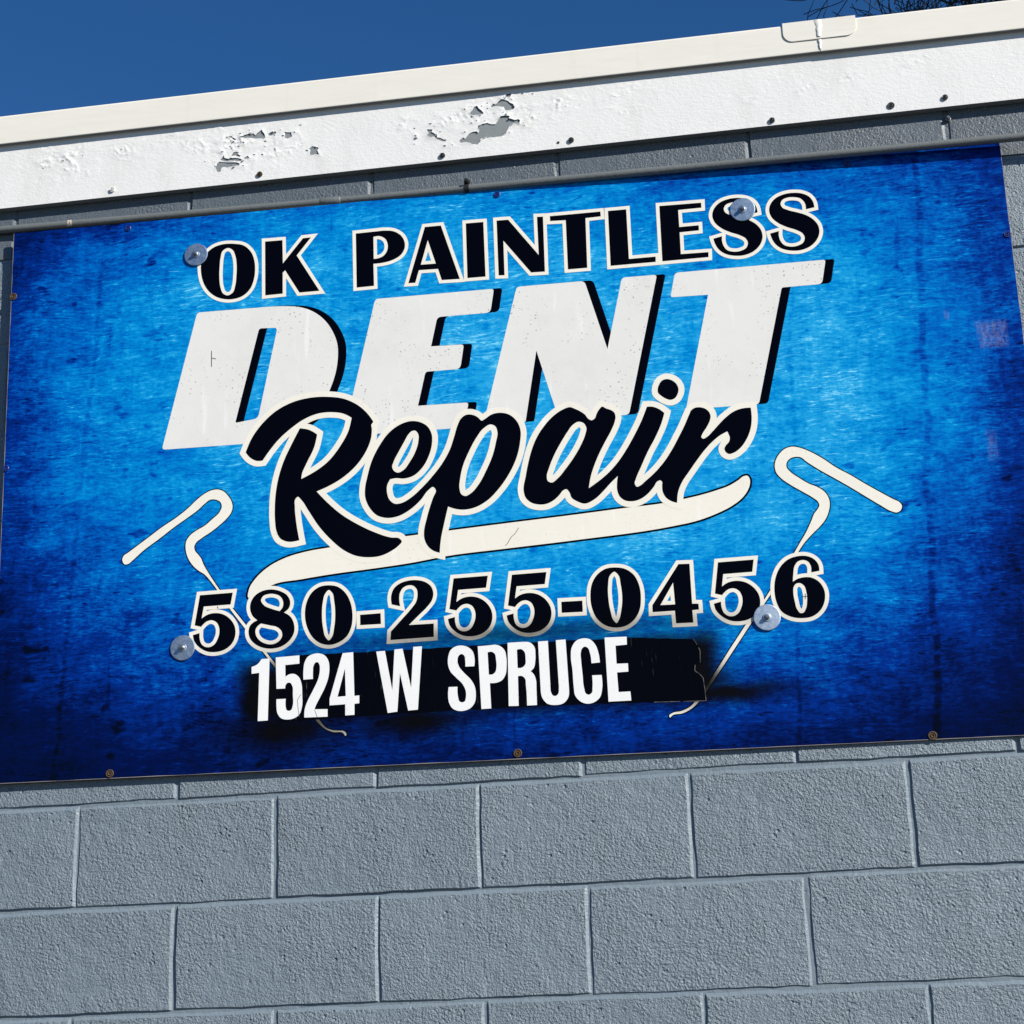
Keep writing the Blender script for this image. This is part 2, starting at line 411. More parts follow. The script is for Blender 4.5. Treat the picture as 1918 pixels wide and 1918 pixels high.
DIGITS=[[[(-617.2,375.7,-1),(-547.7,376.2,-1),(-552.0,351.7,-1),(-608.5,351.3,-1),(-612.6,326.7,-1),(-600.9,333.5,0),(-583.2,335.9,0),(-566.0,331.4,0),(-551.3,319.8,0),(-542.7,305.1,0),(-541.0,288.9,0),(-547.1,271.4,0),(-561.4,259.4,0),(-581.0,254.8,0),(-600.2,257.2,0),(-616.9,267.3,0),(-627.7,281.1,0),(-630.4,293.3,-1),(-616.4,296.4,-1),(-615.8,284.3,0),(-611.7,273.0,0),(-603.4,266.8,0),(-593.8,266.1,0),(-584.7,271.0,0),(-578.2,281.6,0),(-574.9,293.4,0),(-575.6,305.5,0),(-580.7,315.9,0),(-590.0,321.2,0),(-599.8,320.3,0),(-608.0,314.9,0),(-613.2,309.2,-1),(-627.1,313.2,-1)]],[[(-464.1,376.7,0),(-447.3,371.7,0),(-432.6,361.2,0),(-426.9,347.2,0),(-429.4,335.9,0),(-439.8,326.9,-1),(-426.2,317.0,0),(-418.8,300.9,0),(-418.8,284.3,0),(-428.1,268.4,0),(-444.6,257.2,0),(-463.3,253.9,0),(-482.1,256.6,0),(-498.8,265.0,0),(-510.4,278.2,0),(-513.7,293.0,0),(-510.7,304.2,0),(-503.4,311.0,0),(-495.5,314.6,-1),(-505.7,324.7,0),(-510.4,336.5,0),(-510.5,349.1,0),(-503.9,363.3,0),(-489.3,373.8,0)],[(-488.1,355.8,0),(-484.0,363.9,0),(-472.5,367.7,0),(-459.9,366.8,0),(-448.3,361.3,0),(-442.0,350.4,0),(-442.9,337.9,0),(-449.2,330.5,-1),(-465.9,336.5,0),(-481.7,344.9,0)],[(-487.7,307.4,-1),(-469.9,302.4,0),(-453.2,297.1,0),(-444.8,288.2,0),(-443.7,277.8,0),(-450.9,267.9,0),(-463.4,263.0,0),(-478.0,265.2,0),(-490.5,272.7,0),(-497.9,283.6,0),(-498.7,296.1,0),(-493.9,303.0,0)]],[[(-347.0,377.0,0),(-328.3,372.5,0),(-311.8,357.7,0),(-301.6,336.2,0),(-298.0,311.0,0),(-300.9,286.5,0),(-310.2,268.6,0),(-326.8,257.4,0),(-345.3,253.5,0),(-363.9,257.9,0),(-380.4,271.4,0),(-391.8,292.8,0),(-396.4,318.0,0),(-392.9,344.8,0),(-382.5,363.9,0),(-365.8,375.2,0)],[(-346.6,367.1,0),(-339.8,360.8,0),(-335.7,342.8,0),(-333.7,315.6,0),(-335.9,288.9,0),(-341.1,268.7,0),(-346.9,262.9,0),(-353.5,269.5,0),(-358.6,288.4,0),(-361.1,315.5,0),(-359.2,342.4,0),(-354.4,359.7,0)]],[[(-282.5,311.0,-1),(-240.3,311.3,-1),(-239.9,289.1,-1),(-282.4,289.6,-1)]],[[(-217.5,327.7,-1),(-200.0,322.7,-1),(-201.8,335.9,0),(-200.2,350.3,0),(-193.9,360.2,0),(-183.5,364.6,0),(-173.3,363.3,0),(-166.2,356.1,0),(-164.4,343.5,0),(-167.7,329.3,0),(-178.2,315.6,0),(-194.8,298.2,0),(-219.7,272.3,-1),(-220.9,254.9,-1),(-132.9,255.4,-1),(-132.5,282.6,-1),(-182.8,283.0,-1),(-162.1,302.1,0),(-145.5,317.4,0),(-135.0,331.1,0),(-132.1,345.3,0),(-136.5,359.1,0),(-148.6,369.3,0),(-164.9,374.3,0),(-183.4,374.4,0),(-199.9,370.0,0),(-212.4,360.5,0),(-218.3,345.4,0)]],[[(-90.3,372.3,-1),(-20.8,372.8,-1),(-25.1,348.3,-1),(-81.6,347.9,-1),(-85.7,323.3,-1),(-74.0,330.1,0),(-56.3,332.5,0),(-39.1,328.0,0),(-24.4,316.4,0),(-15.8,301.7,0),(-14.1,285.5,0),(-20.2,268.0,0),(-34.5,256.0,0),(-54.1,251.4,0),(-73.3,253.8,0),(-90.0,263.9,0),(-100.8,277.7,0),(-103.5,289.9,-1),(-89.5,293.0,-1),(-88.9,280.9,0),(-84.8,269.6,0),(-76.5,263.4,0),(-66.9,262.7,0),(-57.8,267.6,0),(-51.3,278.2,0),(-48.0,290.0,0),(-48.7,302.1,0),(-53.8,312.5,0),(-63.1,317.8,0),(-72.9,316.9,0),(-81.1,311.5,0),(-86.3,305.8,-1),(-100.2,309.8,-1)]],[[(27.8,371.1,-1),(97.3,371.6,-1),(93.0,347.1,-1),(36.5,346.7,-1),(32.4,322.1,-1),(44.1,328.9,0),(61.8,331.3,0),(79.0,326.8,0),(93.7,315.2,0),(102.3,300.5,0),(104.0,284.3,0),(97.9,266.8,0),(83.6,254.8,0),(64.0,250.2,0),(44.8,252.6,0),(28.1,262.7,0),(17.3,276.5,0),(14.6,288.7,-1),(28.6,291.8,-1),(29.2,279.7,0),(33.3,268.4,0),(41.6,262.2,0),(51.2,261.5,0),(60.3,266.4,0),(66.8,277.0,0),(70.1,288.8,0),(69.4,300.9,0),(64.3,311.3,0),(55.0,316.6,0),(45.2,315.7,0),(37.0,310.3,0),(31.8,304.6,-1),(17.9,308.6,-1)]],[[(124.5,308.6,-1),(166.3,308.0,-1),(166.3,285.3,-1),(124.4,286.2,-1)]],[[(234.3,370.7,0),(253.0,366.6,0),(270.1,353.1,0),(279.8,330.9,0),(281.9,306.4,0),(277.0,278.4,0),(265.3,261.1,0),(249.1,251.2,0),(231.3,249.0,0),(211.8,253.8,0),(194.7,268.1,0),(184.8,291.1,0),(182.7,317.7,0),(187.2,341.8,0),(198.9,359.4,0),(215.3,369.4,0)],[(232.5,362.0,0),(239.5,355.3,0),(243.5,335.6,0),(245.3,309.1,0),(241.7,281.0,0),(237.0,265.1,0),(231.7,257.9,0),(226.1,263.9,0),(221.1,282.4,0),(218.0,309.0,0),(218.7,335.4,0),(223.6,355.5,0)]],[[(359.1,368.2,-1),(380.7,367.2,-1),(381.0,286.5,-1),(393.3,285.6,-1),(393.5,273.9,-1),(380.6,273.4,-1),(381.1,248.7,-1),(347.6,249.3,-1),(346.7,274.8,-1),(303.1,274.9,-1),(303.5,289.0,-1)],[(346.5,331.4,-1),(347.9,287.4,-1),(319.1,287.9,-1)]],[[(436.3,365.8,-1),(505.8,366.3,-1),(501.5,341.8,-1),(445.0,341.4,-1),(440.9,316.8,-1),(452.6,323.6,0),(470.3,326.0,0),(487.5,321.5,0),(502.2,309.9,0),(510.8,295.2,0),(512.5,279.0,0),(506.4,261.5,0),(492.1,249.5,0),(472.5,244.9,0),(453.3,247.3,0),(436.6,257.4,0),(425.8,271.2,0),(423.1,283.4,-1),(437.1,286.5,-1),(437.7,274.4,0),(441.8,263.1,0),(450.1,256.9,0),(459.7,256.2,0),(468.8,261.1,0),(475.3,271.7,0),(478.6,283.5,0),(477.9,295.6,0),(472.8,306.0,0),(463.5,311.3,0),(453.7,310.4,0),(445.5,305.0,0),(440.3,299.3,-1),(426.4,303.3,-1)]],[[(630.3,334.2,-1),(629.4,346.8,0),(621.7,358.5,0),(608.8,365.5,0),(591.5,366.8,0),(571.7,361.3,0),(555.1,346.3,0),(544.8,324.9,0),(541.3,303.0,0),(543.3,278.8,0),(552.4,258.2,0),(568.8,247.1,0),(589.5,242.7,0),(610.7,245.1,0),(626.9,256.9,0),(635.6,274.2,0),(636.7,294.1,0),(627.6,312.7,0),(613.0,322.2,0),(597.8,323.4,0),(586.0,320.8,0),(577.9,316.0,-1),(580.1,332.3,0),(583.1,346.2,0),(590.6,355.8,0),(600.5,358.1,0),(609.8,354.3,0),(614.4,345.9,0),(614.4,332.2,-1)],[(591.1,312.4,0),(598.4,306.9,0),(602.1,292.6,0),(602.1,276.6,0),(598.6,260.9,0),(593.2,253.3,0),(588.4,252.7,0),(582.2,260.1,0),(578.7,276.3,0),(577.2,294.4,0),(579.1,306.3,0),(584.3,311.9,0)]]]
SCRIPT=[[[(-407.7,719.0,-1),(-388.6,714.1,0),(-370.7,702.2,-1),(-376.7,675.8,0),(-394.5,638.4,0),(-402.7,619.7,0),(-404.6,607.8,-1),(-380.3,619.0,0),(-349.5,639.4,0),(-321.1,673.4,0),(-304.3,703.7,0),(-297.1,732.5,-1),(-313.6,742.6,0),(-339.7,748.6,0),(-370.7,747.7,0),(-399.4,737.9,0),(-428.0,719.5,0),(-451.8,699.5,0),(-473.2,674.4,0),(-487.3,654.8,-1),(-499.3,655.1,0),(-513.7,663.2,0),(-523.9,675.8,-1),(-511.8,704.7,0),(-488.0,737.2,0),(-459.3,761.8,0),(-423.4,778.4,0),(-385.0,784.9,0),(-346.8,783.4,0),(-313.4,775.9,0),(-282.7,758.3,0),(-263.9,739.3,0),(-251.1,719.8,-1),(-255.8,712.9,-1),(-254.3,704.2,-1),(-256.1,684.8,0),(-267.0,656.6,0),(-288.4,627.0,0),(-314.3,605.0,0),(-342.6,589.3,0),(-372.0,578.1,-1),(-349.7,552.8,0),(-319.4,524.1,0),(-284.6,499.9,0),(-250.0,480.7,0),(-217.8,467.6,0),(-199.4,463.8,0),(-194.9,457.6,0),(-202.0,448.8,0),(-218.2,438.3,0),(-239.0,430.5,0),(-264.4,429.4,0),(-289.8,434.4,0),(-315.2,448.1,0),(-340.6,471.2,0),(-366.2,501.6,0),(-389.7,539.2,0),(-403.8,561.9,0),(-412.1,569.8,0),(-416.8,565.4,0),(-417.9,548.7,0),(-415.5,519.8,0),(-408.4,476.5,-1),(-434.1,475.6,0),(-448.3,483.1,0),(-456.6,499.2,0),(-459.8,521.0,0),(-460.5,552.1,0),(-458.7,580.9,0),(-452.5,616.6,0),(-442.0,649.7,0),(-425.5,684.9,0)]],[[(-270.0,558.7,0),(-260.9,534.1,0),(-244.8,516.2,0),(-224.0,509.3,0),(-200.9,511.5,0),(-177.6,522.7,0),(-154.2,542.1,0),(-137.6,562.1,0),(-128.3,567.6,0),(-122.7,560.9,0),(-128.7,544.8,0),(-136.1,524.1,0),(-143.5,498.7,0),(-148.4,477.9,0),(-148.1,459.1,0),(-142.2,444.6,0),(-131.0,433.3,0),(-117.4,427.6,-1),(-114.5,454.2,0),(-106.9,488.7,0),(-98.1,523.4,-1),(-83.4,517.4,0),(-67.4,514.3,0),(-44.5,516.7,0),(-19.0,528.7,0),(6.8,552.6,0),(28.3,581.6,0),(45.4,615.9,0),(53.8,648.7,0),(55.4,674.9,0),(48.0,694.9,0),(32.4,710.3,0),(14.1,715.6,0),(-4.5,712.9,0),(-16.3,705.5,0),(-24.5,701.8,0),(-30.1,707.9,0),(-36.9,713.4,0),(-57.7,716.9,0),(-67.2,710.0,0),(-74.5,696.1,0),(-82.0,672.5,0),(-92.0,644.5,0),(-106.4,619.3,0),(-127.8,592.3,0),(-151.4,568.0,0),(-174.9,548.5,0),(-195.9,538.4,0),(-207.4,538.1,0),(-218.9,547.4,0),(-223.8,562.1,0),(-223.6,578.8,0),(-217.2,591.4,-1),(-206.7,592.9,0),(-188.1,590.7,0),(-169.5,594.6,0),(-150.6,609.8,0),(-136.3,633.8,0),(-128.8,659.7,0),(-128.8,681.5,0),(-137.3,699.2,0),(-153.5,710.4,0),(-172.2,714.0,0),(-193.4,709.1,0),(-217.0,694.1,0),(-238.5,666.8,0),(-255.3,634.3,0),(-264.9,601.4,0),(-269.8,577.8,0)],[(-171.4,691.3,0),(-163.2,692.3,0),(-157.4,685.2,0),(-157.3,667.0,0),(-164.0,645.8,0),(-175.9,625.2,0),(-190.2,608.3,0),(-200.7,604.4,0),(-208.8,608.7,0),(-212.6,618.7,0),(-209.7,628.0,0),(-198.9,648.8,0),(-186.9,669.6,0),(-177.3,685.7,0)],[(-5.1,691.9,0),(4.0,686.7,0),(7.8,674.3,0),(4.1,653.0,0),(-3.6,624.9,0),(-17.1,595.0,0),(-34.0,565.5,0),(-50.5,547.9,0),(-62.1,542.9,0),(-70.0,547.1,0),(-73.6,559.2,0),(-71.5,582.8,0),(-65.1,608.6,0),(-52.8,636.3,0),(-35.9,666.1,0),(-21.5,684.1,0)]],[[(57.5,543.5,0),(62.8,575.0,0),(69.0,603.0,0),(76.7,629.1,0),(88.0,655.1,0),(104.3,678.9,0),(123.9,698.8,0),(143.3,710.7,0),(158.9,714.7,0),(169.0,710.1,0),(180.7,702.8,0),(188.9,695.7,0),(195.3,686.1,0),(201.9,682.5,0),(208.1,685.9,0),(212.8,696.3,0),(218.3,704.8,0),(224.5,710.0,0),(232.0,705.4,0),(242.0,700.9,0),(248.5,694.9,0),(250.6,685.7,0),(248.4,675.1,0),(239.8,656.1,0),(226.9,634.0,0),(213.9,610.2,0),(203.6,588.0,0),(194.9,564.0,0),(189.5,538.8,-1),(207.8,550.5,0),(228.7,566.4,0),(248.2,586.0,0),(268.1,612.7,0),(284.7,639.7,0),(301.5,670.4,0),(315.0,701.5,-1),(326.8,700.4,0),(336.7,695.9,0),(349.5,684.9,-1),(343.5,666.6,0),(330.0,637.5,0),(311.5,605.4,0),(296.4,574.8,0),(285.1,551.1,0),(282.0,540.9,0),(286.3,533.8,0),(292.2,535.6,0),(303.6,544.3,0),(324.6,561.9,0),(344.2,583.1,0),(360.6,606.4,0),(375.5,631.7,0),(388.6,655.5,0),(399.2,677.7,0),(403.9,686.3,0),(412.6,690.8,0),(421.0,690.8,0),(430.8,687.4,0),(438.7,679.5,0),(441.5,670.4,0),(439.1,659.9,0),(431.6,646.3,0),(422.4,632.9,0),(420.3,626.9,0),(423.5,623.6,0),(430.3,626.0,0),(442.6,636.5,0),(456.9,651.2,0),(472.9,665.8,0),(490.3,676.7,0),(507.2,681.0,0),(522.5,680.9,-1),(522.7,657.8,0),(519.1,636.8,0),(509.3,614.7,0),(496.5,598.2,0),(482.7,588.9,0),(472.6,587.1,0),(466.3,592.0,0),(464.6,599.2,0),(468.1,606.0,0),(474.3,612.5,0),(476.6,621.1,0),(474.6,629.2,0),(472.5,634.7,-1),(457.0,627.2,0),(441.3,615.4,0),(423.5,597.5,0),(407.3,577.7,0),(391.0,556.3,0),(376.5,536.5,0),(367.9,518.0,0),(364.0,493.9,-1),(352.7,498.3,0),(341.6,507.9,0),(336.5,520.6,0),(336.3,532.8,0),(336.7,539.8,0),(333.6,543.2,0),(328.5,542.2,0),(319.5,530.7,0),(305.4,516.1,0),(289.9,506.9,0),(274.7,504.3,0),(259.9,507.7,0),(251.4,515.3,0),(246.3,529.8,0),(246.5,543.8,0),(248.9,559.4,-1),(234.5,546.6,0),(216.8,528.7,0),(199.4,514.3,0),(180.5,507.1,0),(164.0,513.7,0),(154.2,521.5,0),(149.6,534.2,0),(144.0,540.5,0),(138.0,538.7,0),(129.1,528.8,0),(115.1,517.7,0),(101.4,512.6,0),(86.1,513.0,0),(71.1,518.6,0),(61.2,529.1,0)],[(174.6,681.7,0),(184.7,678.1,0),(190.2,667.7,0),(186.9,651.8,0),(177.5,631.2,0),(162.9,607.5,0),(144.9,584.1,0),(127.1,564.3,0),(115.0,556.8,0),(107.5,560.6,0),(105.7,571.4,0),(111.1,588.7,0),(122.3,614.5,0),(137.0,640.1,0),(151.6,662.1,0),(162.4,675.5,0)]],[[(358.4,757.4,0),(369.1,753.4,0),(377.1,745.4,0),(380.8,735.1,0),(378.3,722.7,0),(371.9,714.3,0),(363.4,711.8,0),(355.1,714.9,0),(345.4,722.1,0),(339.0,729.9,0),(338.9,737.2,0),(342.6,747.7,0),(348.9,755.2,0)]]]
DENT=[[[(-635.2,1002.6,8.0),(-501.7,1000.6,-1),(-438.9,997.7,0),(-413.8,993.9,0),(-381.4,980.6,0),(-354.1,957.0,0),(-336.8,929.2,0),(-327.0,899.8,0),(-325.9,871.3,0),(-331.0,835.8,0),(-344.6,796.2,0),(-366.7,752.5,0),(-396.1,726.1,0),(-435.1,703.1,0),(-474.3,695.2,0),(-530.9,695.1,-1),(-706.6,697.6,8.0)],[(-497.5,952.3,5.7),(-457.4,950.2,8.0),(-498.1,749.1,10.2),(-547.5,743.3,4.5)]],[[(-244.5,994.7,8.0),(9.9,992.2,6.8),(0.9,939.0,10.2),(-111.9,940.3,9.1),(-126.4,875.5,-1),(-57.0,873.5,6.8),(-65.8,819.4,10.2),(-139.2,820.1,5.7),(-156.6,746.3,-1),(-50.2,744.1,6.8),(-61.6,690.0,5.7),(-315.4,693.7,5.7)]],[[(58.0,991.8,8.0),(200.6,990.3,9.1),(241.3,834.1,-1),(278.6,990.0,8.0),(351.3,988.8,6.8),(278.1,687.7,8.0),(134.9,688.8,-1),(127.8,717.4,-1),(94.3,844.9,-1),(66.3,690.8,3.4),(-21.6,691.1,4.5)]],[[(388.3,989.4,8.0),(695.6,986.7,5.7),(684.2,933.8,9.1),(602.9,934.4,4.5),(539.1,686.7,6.8),(393.2,688.5,-1),(453.2,933.6,-1),(376.2,935.6,5.7)]]]
SWOOSH=[(-514.2,362.7,0),(-513.6,380.8,0),(-499.3,403.2,0),(-473.7,424.8,0),(-438.7,441.0,0),(-392.0,451.6,0),(-345.3,456.3,0),(-97.0,472.7,0),(-0.0,477.9,0),(162.3,486.0,0),(268.6,492.1,0),(335.0,495.4,0),(376.8,500.7,0),(409.4,505.9,0),(443.0,513.5,0),(468.2,521.0,0),(487.0,530.8,0),(499.0,538.5,0),(505.6,538.8,0),(509.6,532.4,0),(509.3,520.2,0),(503.4,506.8,0),(490.9,492.3,0),(470.2,478.4,0),(439.8,465.3,0),(397.9,453.1,0),(356.3,446.9,0),(160.0,432.9,0),(21.0,426.2,0),(-105.0,419.6,0),(-172.7,411.5,0),(-264.6,404.5,0),(-333.9,400.3,0),(-403.5,393.8,0),(-466.4,385.6,0),(-487.4,374.3,0),(-506.0,362.1,-1)]
TOOLS=[[(-785.6,463.6,0),(-783.2,471.5,0),(-773.5,478.0,0),(-734.5,504.7,0),(-699.1,529.0,0),(-672.5,544.9,0),(-645.9,564.5,0),(-626.4,582.0,0),(-608.6,594.2,0),(-596.1,599.0,0),(-583.6,599.8,0),(-570.9,594.8,0),(-560.0,583.0,0),(-552.6,569.7,0),(-550.7,558.7,0),(-554.1,546.3,0),(-562.9,535.3,0),(-577.0,522.9,0),(-594.6,509.9,0),(-615.8,497.2,0),(-628.2,487.4,0),(-631.3,480.5,0),(-629.6,471.4,0),(-622.3,462.0,0),(-616.8,454.4,0),(-611.3,441.5,0),(-602.1,424.9,0),(-589.3,404.5,0),(-575.7,384.1,-1),(-547.8,343.5,-1),(-515.8,302.1,-1),(-470.5,239.4,-1),(-363.5,98.6,-1),(-353.9,87.1,0),(-341.0,81.4,0),(-326.0,79.1,0),(-317.5,77.9,0),(-312.1,71.3,0),(-313.2,68.2,0),(-319.6,74.9,0),(-338.9,77.1,0),(-353.9,83.9,0),(-371.0,99.1,-1),(-480.9,245.2,-1),(-521.0,299.0,-1),(-554.0,343.1,-1),(-581.0,384.5,-1),(-594.6,403.1,0),(-607.3,418.2,0),(-623.5,430.0,0),(-636.2,443.4,0),(-645.5,460.1,0),(-649.8,478.4,0),(-648.9,492.6,0),(-641.0,504.6,0),(-628.7,513.5,0),(-609.2,523.7,0),(-595.1,535.1,0),(-577.4,551.8,0),(-573.7,562.3,0),(-576.8,571.6,0),(-586.8,577.9,0),(-599.4,578.6,0),(-610.0,571.6,0),(-624.2,559.2,0),(-645.5,544.6,0),(-672.1,527.7,0),(-707.4,502.6,0),(-742.8,478.3,0),(-763.9,460.2,0),(-772.7,453.7,0),(-779.9,453.3,0)],[(798.5,452.4,0),(794.9,460.0,0),(783.7,467.2,0),(759.5,483.8,0),(732.1,503.4,0),(706.3,523.0,0),(678.5,542.0,0),(654.2,562.6,0),(629.4,579.6,0),(610.9,588.6,0),(597.2,591.7,0),(582.9,588.2,0),(571.7,578.9,0),(563.8,566.6,0),(560.7,553.8,0),(562.7,540.6,0),(571.4,527.9,0),(587.7,513.6,0),(610.7,496.9,0),(630.4,482.5,0),(639.2,473.5,0),(640.8,466.1,0),(637.1,459.0,0),(630.5,451.4,0),(623.2,436.5,0),(611.1,413.8,0),(597.4,393.1,0),(585.7,375.1,-1),(521.0,285.1,-1),(481.9,237.9,-1),(446.8,189.8,-1),(407.6,134.3,-1),(377.3,96.1,-1),(365.1,84.2,0),(347.3,76.5,0),(329.9,73.7,0),(323.8,69.2,0),(324.6,65.7,0),(330.6,69.8,0),(349.0,72.0,0),(366.7,79.8,0),(384.0,94.7,-1),(413.3,132.9,-1),(454.4,188.3,-1),(490.6,237.3,-1),(527.8,286.6,-1),(592.5,374.5,-1),(606.0,392.5,0),(620.9,407.6,0),(637.6,422.6,0),(650.9,437.9,0),(658.2,453.7,0),(661.3,469.9,0),(658.9,482.9,0),(652.1,494.4,0),(640.7,503.7,0),(624.1,512.4,0),(606.0,525.9,0),(589.7,540.2,0),(583.5,550.0,0),(584.1,558.3,0),(590.0,566.2,0),(600.7,569.9,0),(612.8,568.0,0),(622.6,558.8,0),(647.1,539.1,0),(676.5,518.2,0),(700.9,500.5,0),(733.1,475.9,0),(757.2,457.6,0),(778.0,443.2,0),(788.0,440.0,0),(795.1,443.6,0)]]
ADDRESS=[[[(-485.7,233.9,-1),(-469.2,233.8,-1),(-472.0,108.4,-1),(-492.7,108.2,-1),(-490.5,206.0,-1),(-506.2,204.9,-1),(-506.4,219.0,-1),(-494.4,223.6,0)]],[[(-456.5,235.2,-1),(-407.5,236.2,-1),(-407.5,219.4,-1),(-436.7,218.3,-1),(-436.2,194.5,-1),(-427.5,199.1,0),(-416.6,198.4,0),(-407.9,190.9,0),(-403.1,177.8,0),(-401.7,156.3,0),(-402.3,130.7,0),(-407.7,116.2,0),(-418.5,109.4,0),(-431.5,107.7,0),(-444.5,111.0,0),(-452.1,121.0,0),(-454.4,136.1,0),(-454.5,150.0,-1),(-435.3,149.8,-1),(-435.3,132.8,0),(-433.7,127.4,0),(-429.4,125.0,0),(-424.0,126.7,0),(-421.2,134.0,0),(-420.8,157.5,0),(-422.0,174.7,0),(-426.3,181.4,0),(-431.8,181.8,0),(-436.1,176.7,0),(-436.5,170.7,-1),(-454.6,171.0,-1)]],[[(-399.2,186.1,-1),(-399.2,205.4,0),(-397.0,220.4,0),(-390.5,231.8,0),(-379.6,236.9,0),(-366.6,237.4,0),(-355.7,232.7,0),(-348.1,221.4,0),(-346.0,206.2,0),(-348.2,187.1,0),(-355.8,166.2,0),(-366.7,145.5,0),(-374.2,131.1,0),(-376.4,124.9,-1),(-349.9,123.6,-1),(-349.9,108.4,-1),(-397.3,109.6,-1),(-396.5,126.1,0),(-390.5,142.8,0),(-379.6,163.4,0),(-368.8,186.3,0),(-365.5,203.2,0),(-366.6,215.1,0),(-369.8,219.7,0),(-374.2,219.3,0),(-378.5,212.7,0),(-379.6,202.0,0),(-379.6,186.3,-1)]],[[(-318.8,234.6,-1),(-297.1,235.3,-1),(-295.2,146.7,-1),(-285.3,147.2,-1),(-285.4,131.5,-1),(-295.3,130.8,-1),(-295.4,108.8,-1),(-314.1,108.7,-1),(-314.0,131.1,-1),(-345.8,130.8,-1),(-345.7,144.2,-1)],[(-314.2,203.1,-1),(-312.8,147.4,-1),(-329.6,147.0,-1)]],[[(-250.1,233.2,-1),(-232.4,233.7,-1),(-218.4,153.1,-1),(-213.0,235.0,-1),(-196.5,235.6,-1),(-180.4,155.6,-1),(-174.8,237.8,-1),(-157.2,237.7,-1),(-167.6,111.2,-1),(-187.1,110.6,-1),(-202.6,186.8,-1),(-208.8,109.8,-1),(-228.2,108.3,-1)]],[[(-70.9,191.0,-1),(-52.9,190.6,-1),(-52.0,206.1,0),(-55.9,221.3,0),(-65.2,230.0,0),(-75.7,233.7,0),(-88.5,233.1,0),(-99.3,226.4,0),(-104.5,213.9,0),(-105.3,196.9,0),(-101.3,183.9,0),(-90.0,170.4,0),(-77.6,156.9,0),(-71.6,143.8,0),(-71.4,129.1,0),(-73.9,121.9,0),(-79.6,120.1,0),(-84.8,123.2,0),(-86.7,130.1,0),(-87.7,151.8,-1),(-105.2,152.3,-1),(-106.7,135.5,0),(-104.9,120.7,0),(-98.8,109.8,0),(-87.4,103.8,0),(-74.7,103.5,0),(-63.1,107.6,0),(-54.4,117.5,0),(-51.4,134.1,0),(-53.5,151.1,0),(-60.5,164.2,0),(-74.9,180.0,0),(-84.2,193.4,0),(-86.4,204.1,0),(-83.7,213.6,0),(-78.3,217.0,0),(-73.0,213.9,0),(-70.8,203.1,0)]],[[(-45.0,230.2,-1),(-20.7,230.6,0),(-10.1,231.0,0),(0.4,227.1,0),(8.5,218.0,0),(11.3,204.0,0),(11.4,187.0,0),(8.0,168.2,0),(1.4,159.2,0),(-8.1,155.2,0),(-22.9,154.8,-1),(-21.6,104.6,-1),(-41.1,104.5,-1)],[(-25.7,216.7,-1),(-16.8,217.0,0),(-11.7,213.0,0),(-9.3,201.1,0),(-8.9,186.3,0),(-11.7,175.9,0),(-17.1,172.0,0),(-24.5,172.0,-1)]],[[(14.7,233.1,-1),(38.5,233.0,0),(47.0,232.9,0),(59.5,230.5,0),(67.6,221.5,0),(69.2,206.5,0),(68.2,191.7,0),(65.0,179.3,0),(58.5,173.4,-1),(64.6,166.7,0),(68.3,155.9,0),(68.7,137.0,0),(68.6,105.6,-1),(49.2,105.8,-1),(48.2,146.7,0),(46.9,159.4,0),(40.4,165.1,0),(33.1,164.9,-1),(32.6,106.2,-1),(13.0,107.0,-1)],[(32.8,218.1,-1),(42.3,218.3,0),(47.3,213.3,0),(49.4,199.3,0),(47.9,186.7,0),(42.1,181.8,0),(33.0,181.4,-1)]],[[(75.3,231.6,-1),(94.8,231.7,-1),(96.3,139.4,-1),(97.5,127.8,0),(101.4,121.9,0),(106.6,121.4,0),(110.9,124.9,0),(112.7,134.2,0),(112.8,146.7,-1),(110.6,231.9,-1),(129.8,232.1,-1),(132.6,132.9,-1),(130.2,116.3,0),(121.6,106.5,0),(104.8,103.4,0),(88.4,107.5,0),(79.5,119.5,0),(77.0,136.4,-1)]],[[(178.7,181.1,-1),(195.2,181.8,-1),(193.4,200.0,0),(187.7,217.8,0),(177.7,229.1,0),(164.6,231.9,0),(151.3,228.3,0),(141.5,215.6,0),(138.9,197.0,0),(140.9,170.3,0),(142.1,135.8,0),(144.0,119.8,0),(153.9,107.4,0),(166.7,102.1,0),(179.8,103.9,0),(192.0,112.9,0),(197.2,129.6,0),(197.4,156.8,-1),(178.9,157.2,-1),(178.6,133.4,0),(176.8,123.0,0),(170.1,119.5,0),(165.0,122.5,0),(162.3,131.9,0),(160.2,161.1,0),(158.7,187.7,0),(158.7,203.7,0),(161.7,212.0,0),(167.1,215.2,0),(173.0,212.1,0),(176.5,202.5,0)]],[[(206.7,230.6,-1),(249.9,229.5,-1),(249.6,213.6,-1),(227.3,212.9,-1),(227.6,177.0,-1),(249.8,176.4,-1),(249.7,160.0,-1),(227.6,159.8,-1),(228.8,121.0,-1),(251.6,120.9,-1),(252.5,103.0,-1),(208.4,103.4,-1)]]]
PATCH=[(-449.5,234.3,-1),(-401.4,236.2,-1),(-295.0,234.1,-1),(93.2,230.1,-1),(172.4,229.0,-1),(251.0,226.8,-1),(379.2,215.9,-1),(385.5,204.3,-1),(390.6,192.1,-1),(389.4,168.4,-1),(379.4,164.6,-1),(377.9,153.4,-1),(387.7,145.7,-1),(393.1,138.0,-1),(394.9,117.0,-1),(396.0,93.5,-1),(296.1,97.1,-1),(192.7,101.5,-1),(62.2,104.7,-1),(-323.7,105.7,-1),(-431.5,103.8,-1),(-448.8,103.8,-1)]
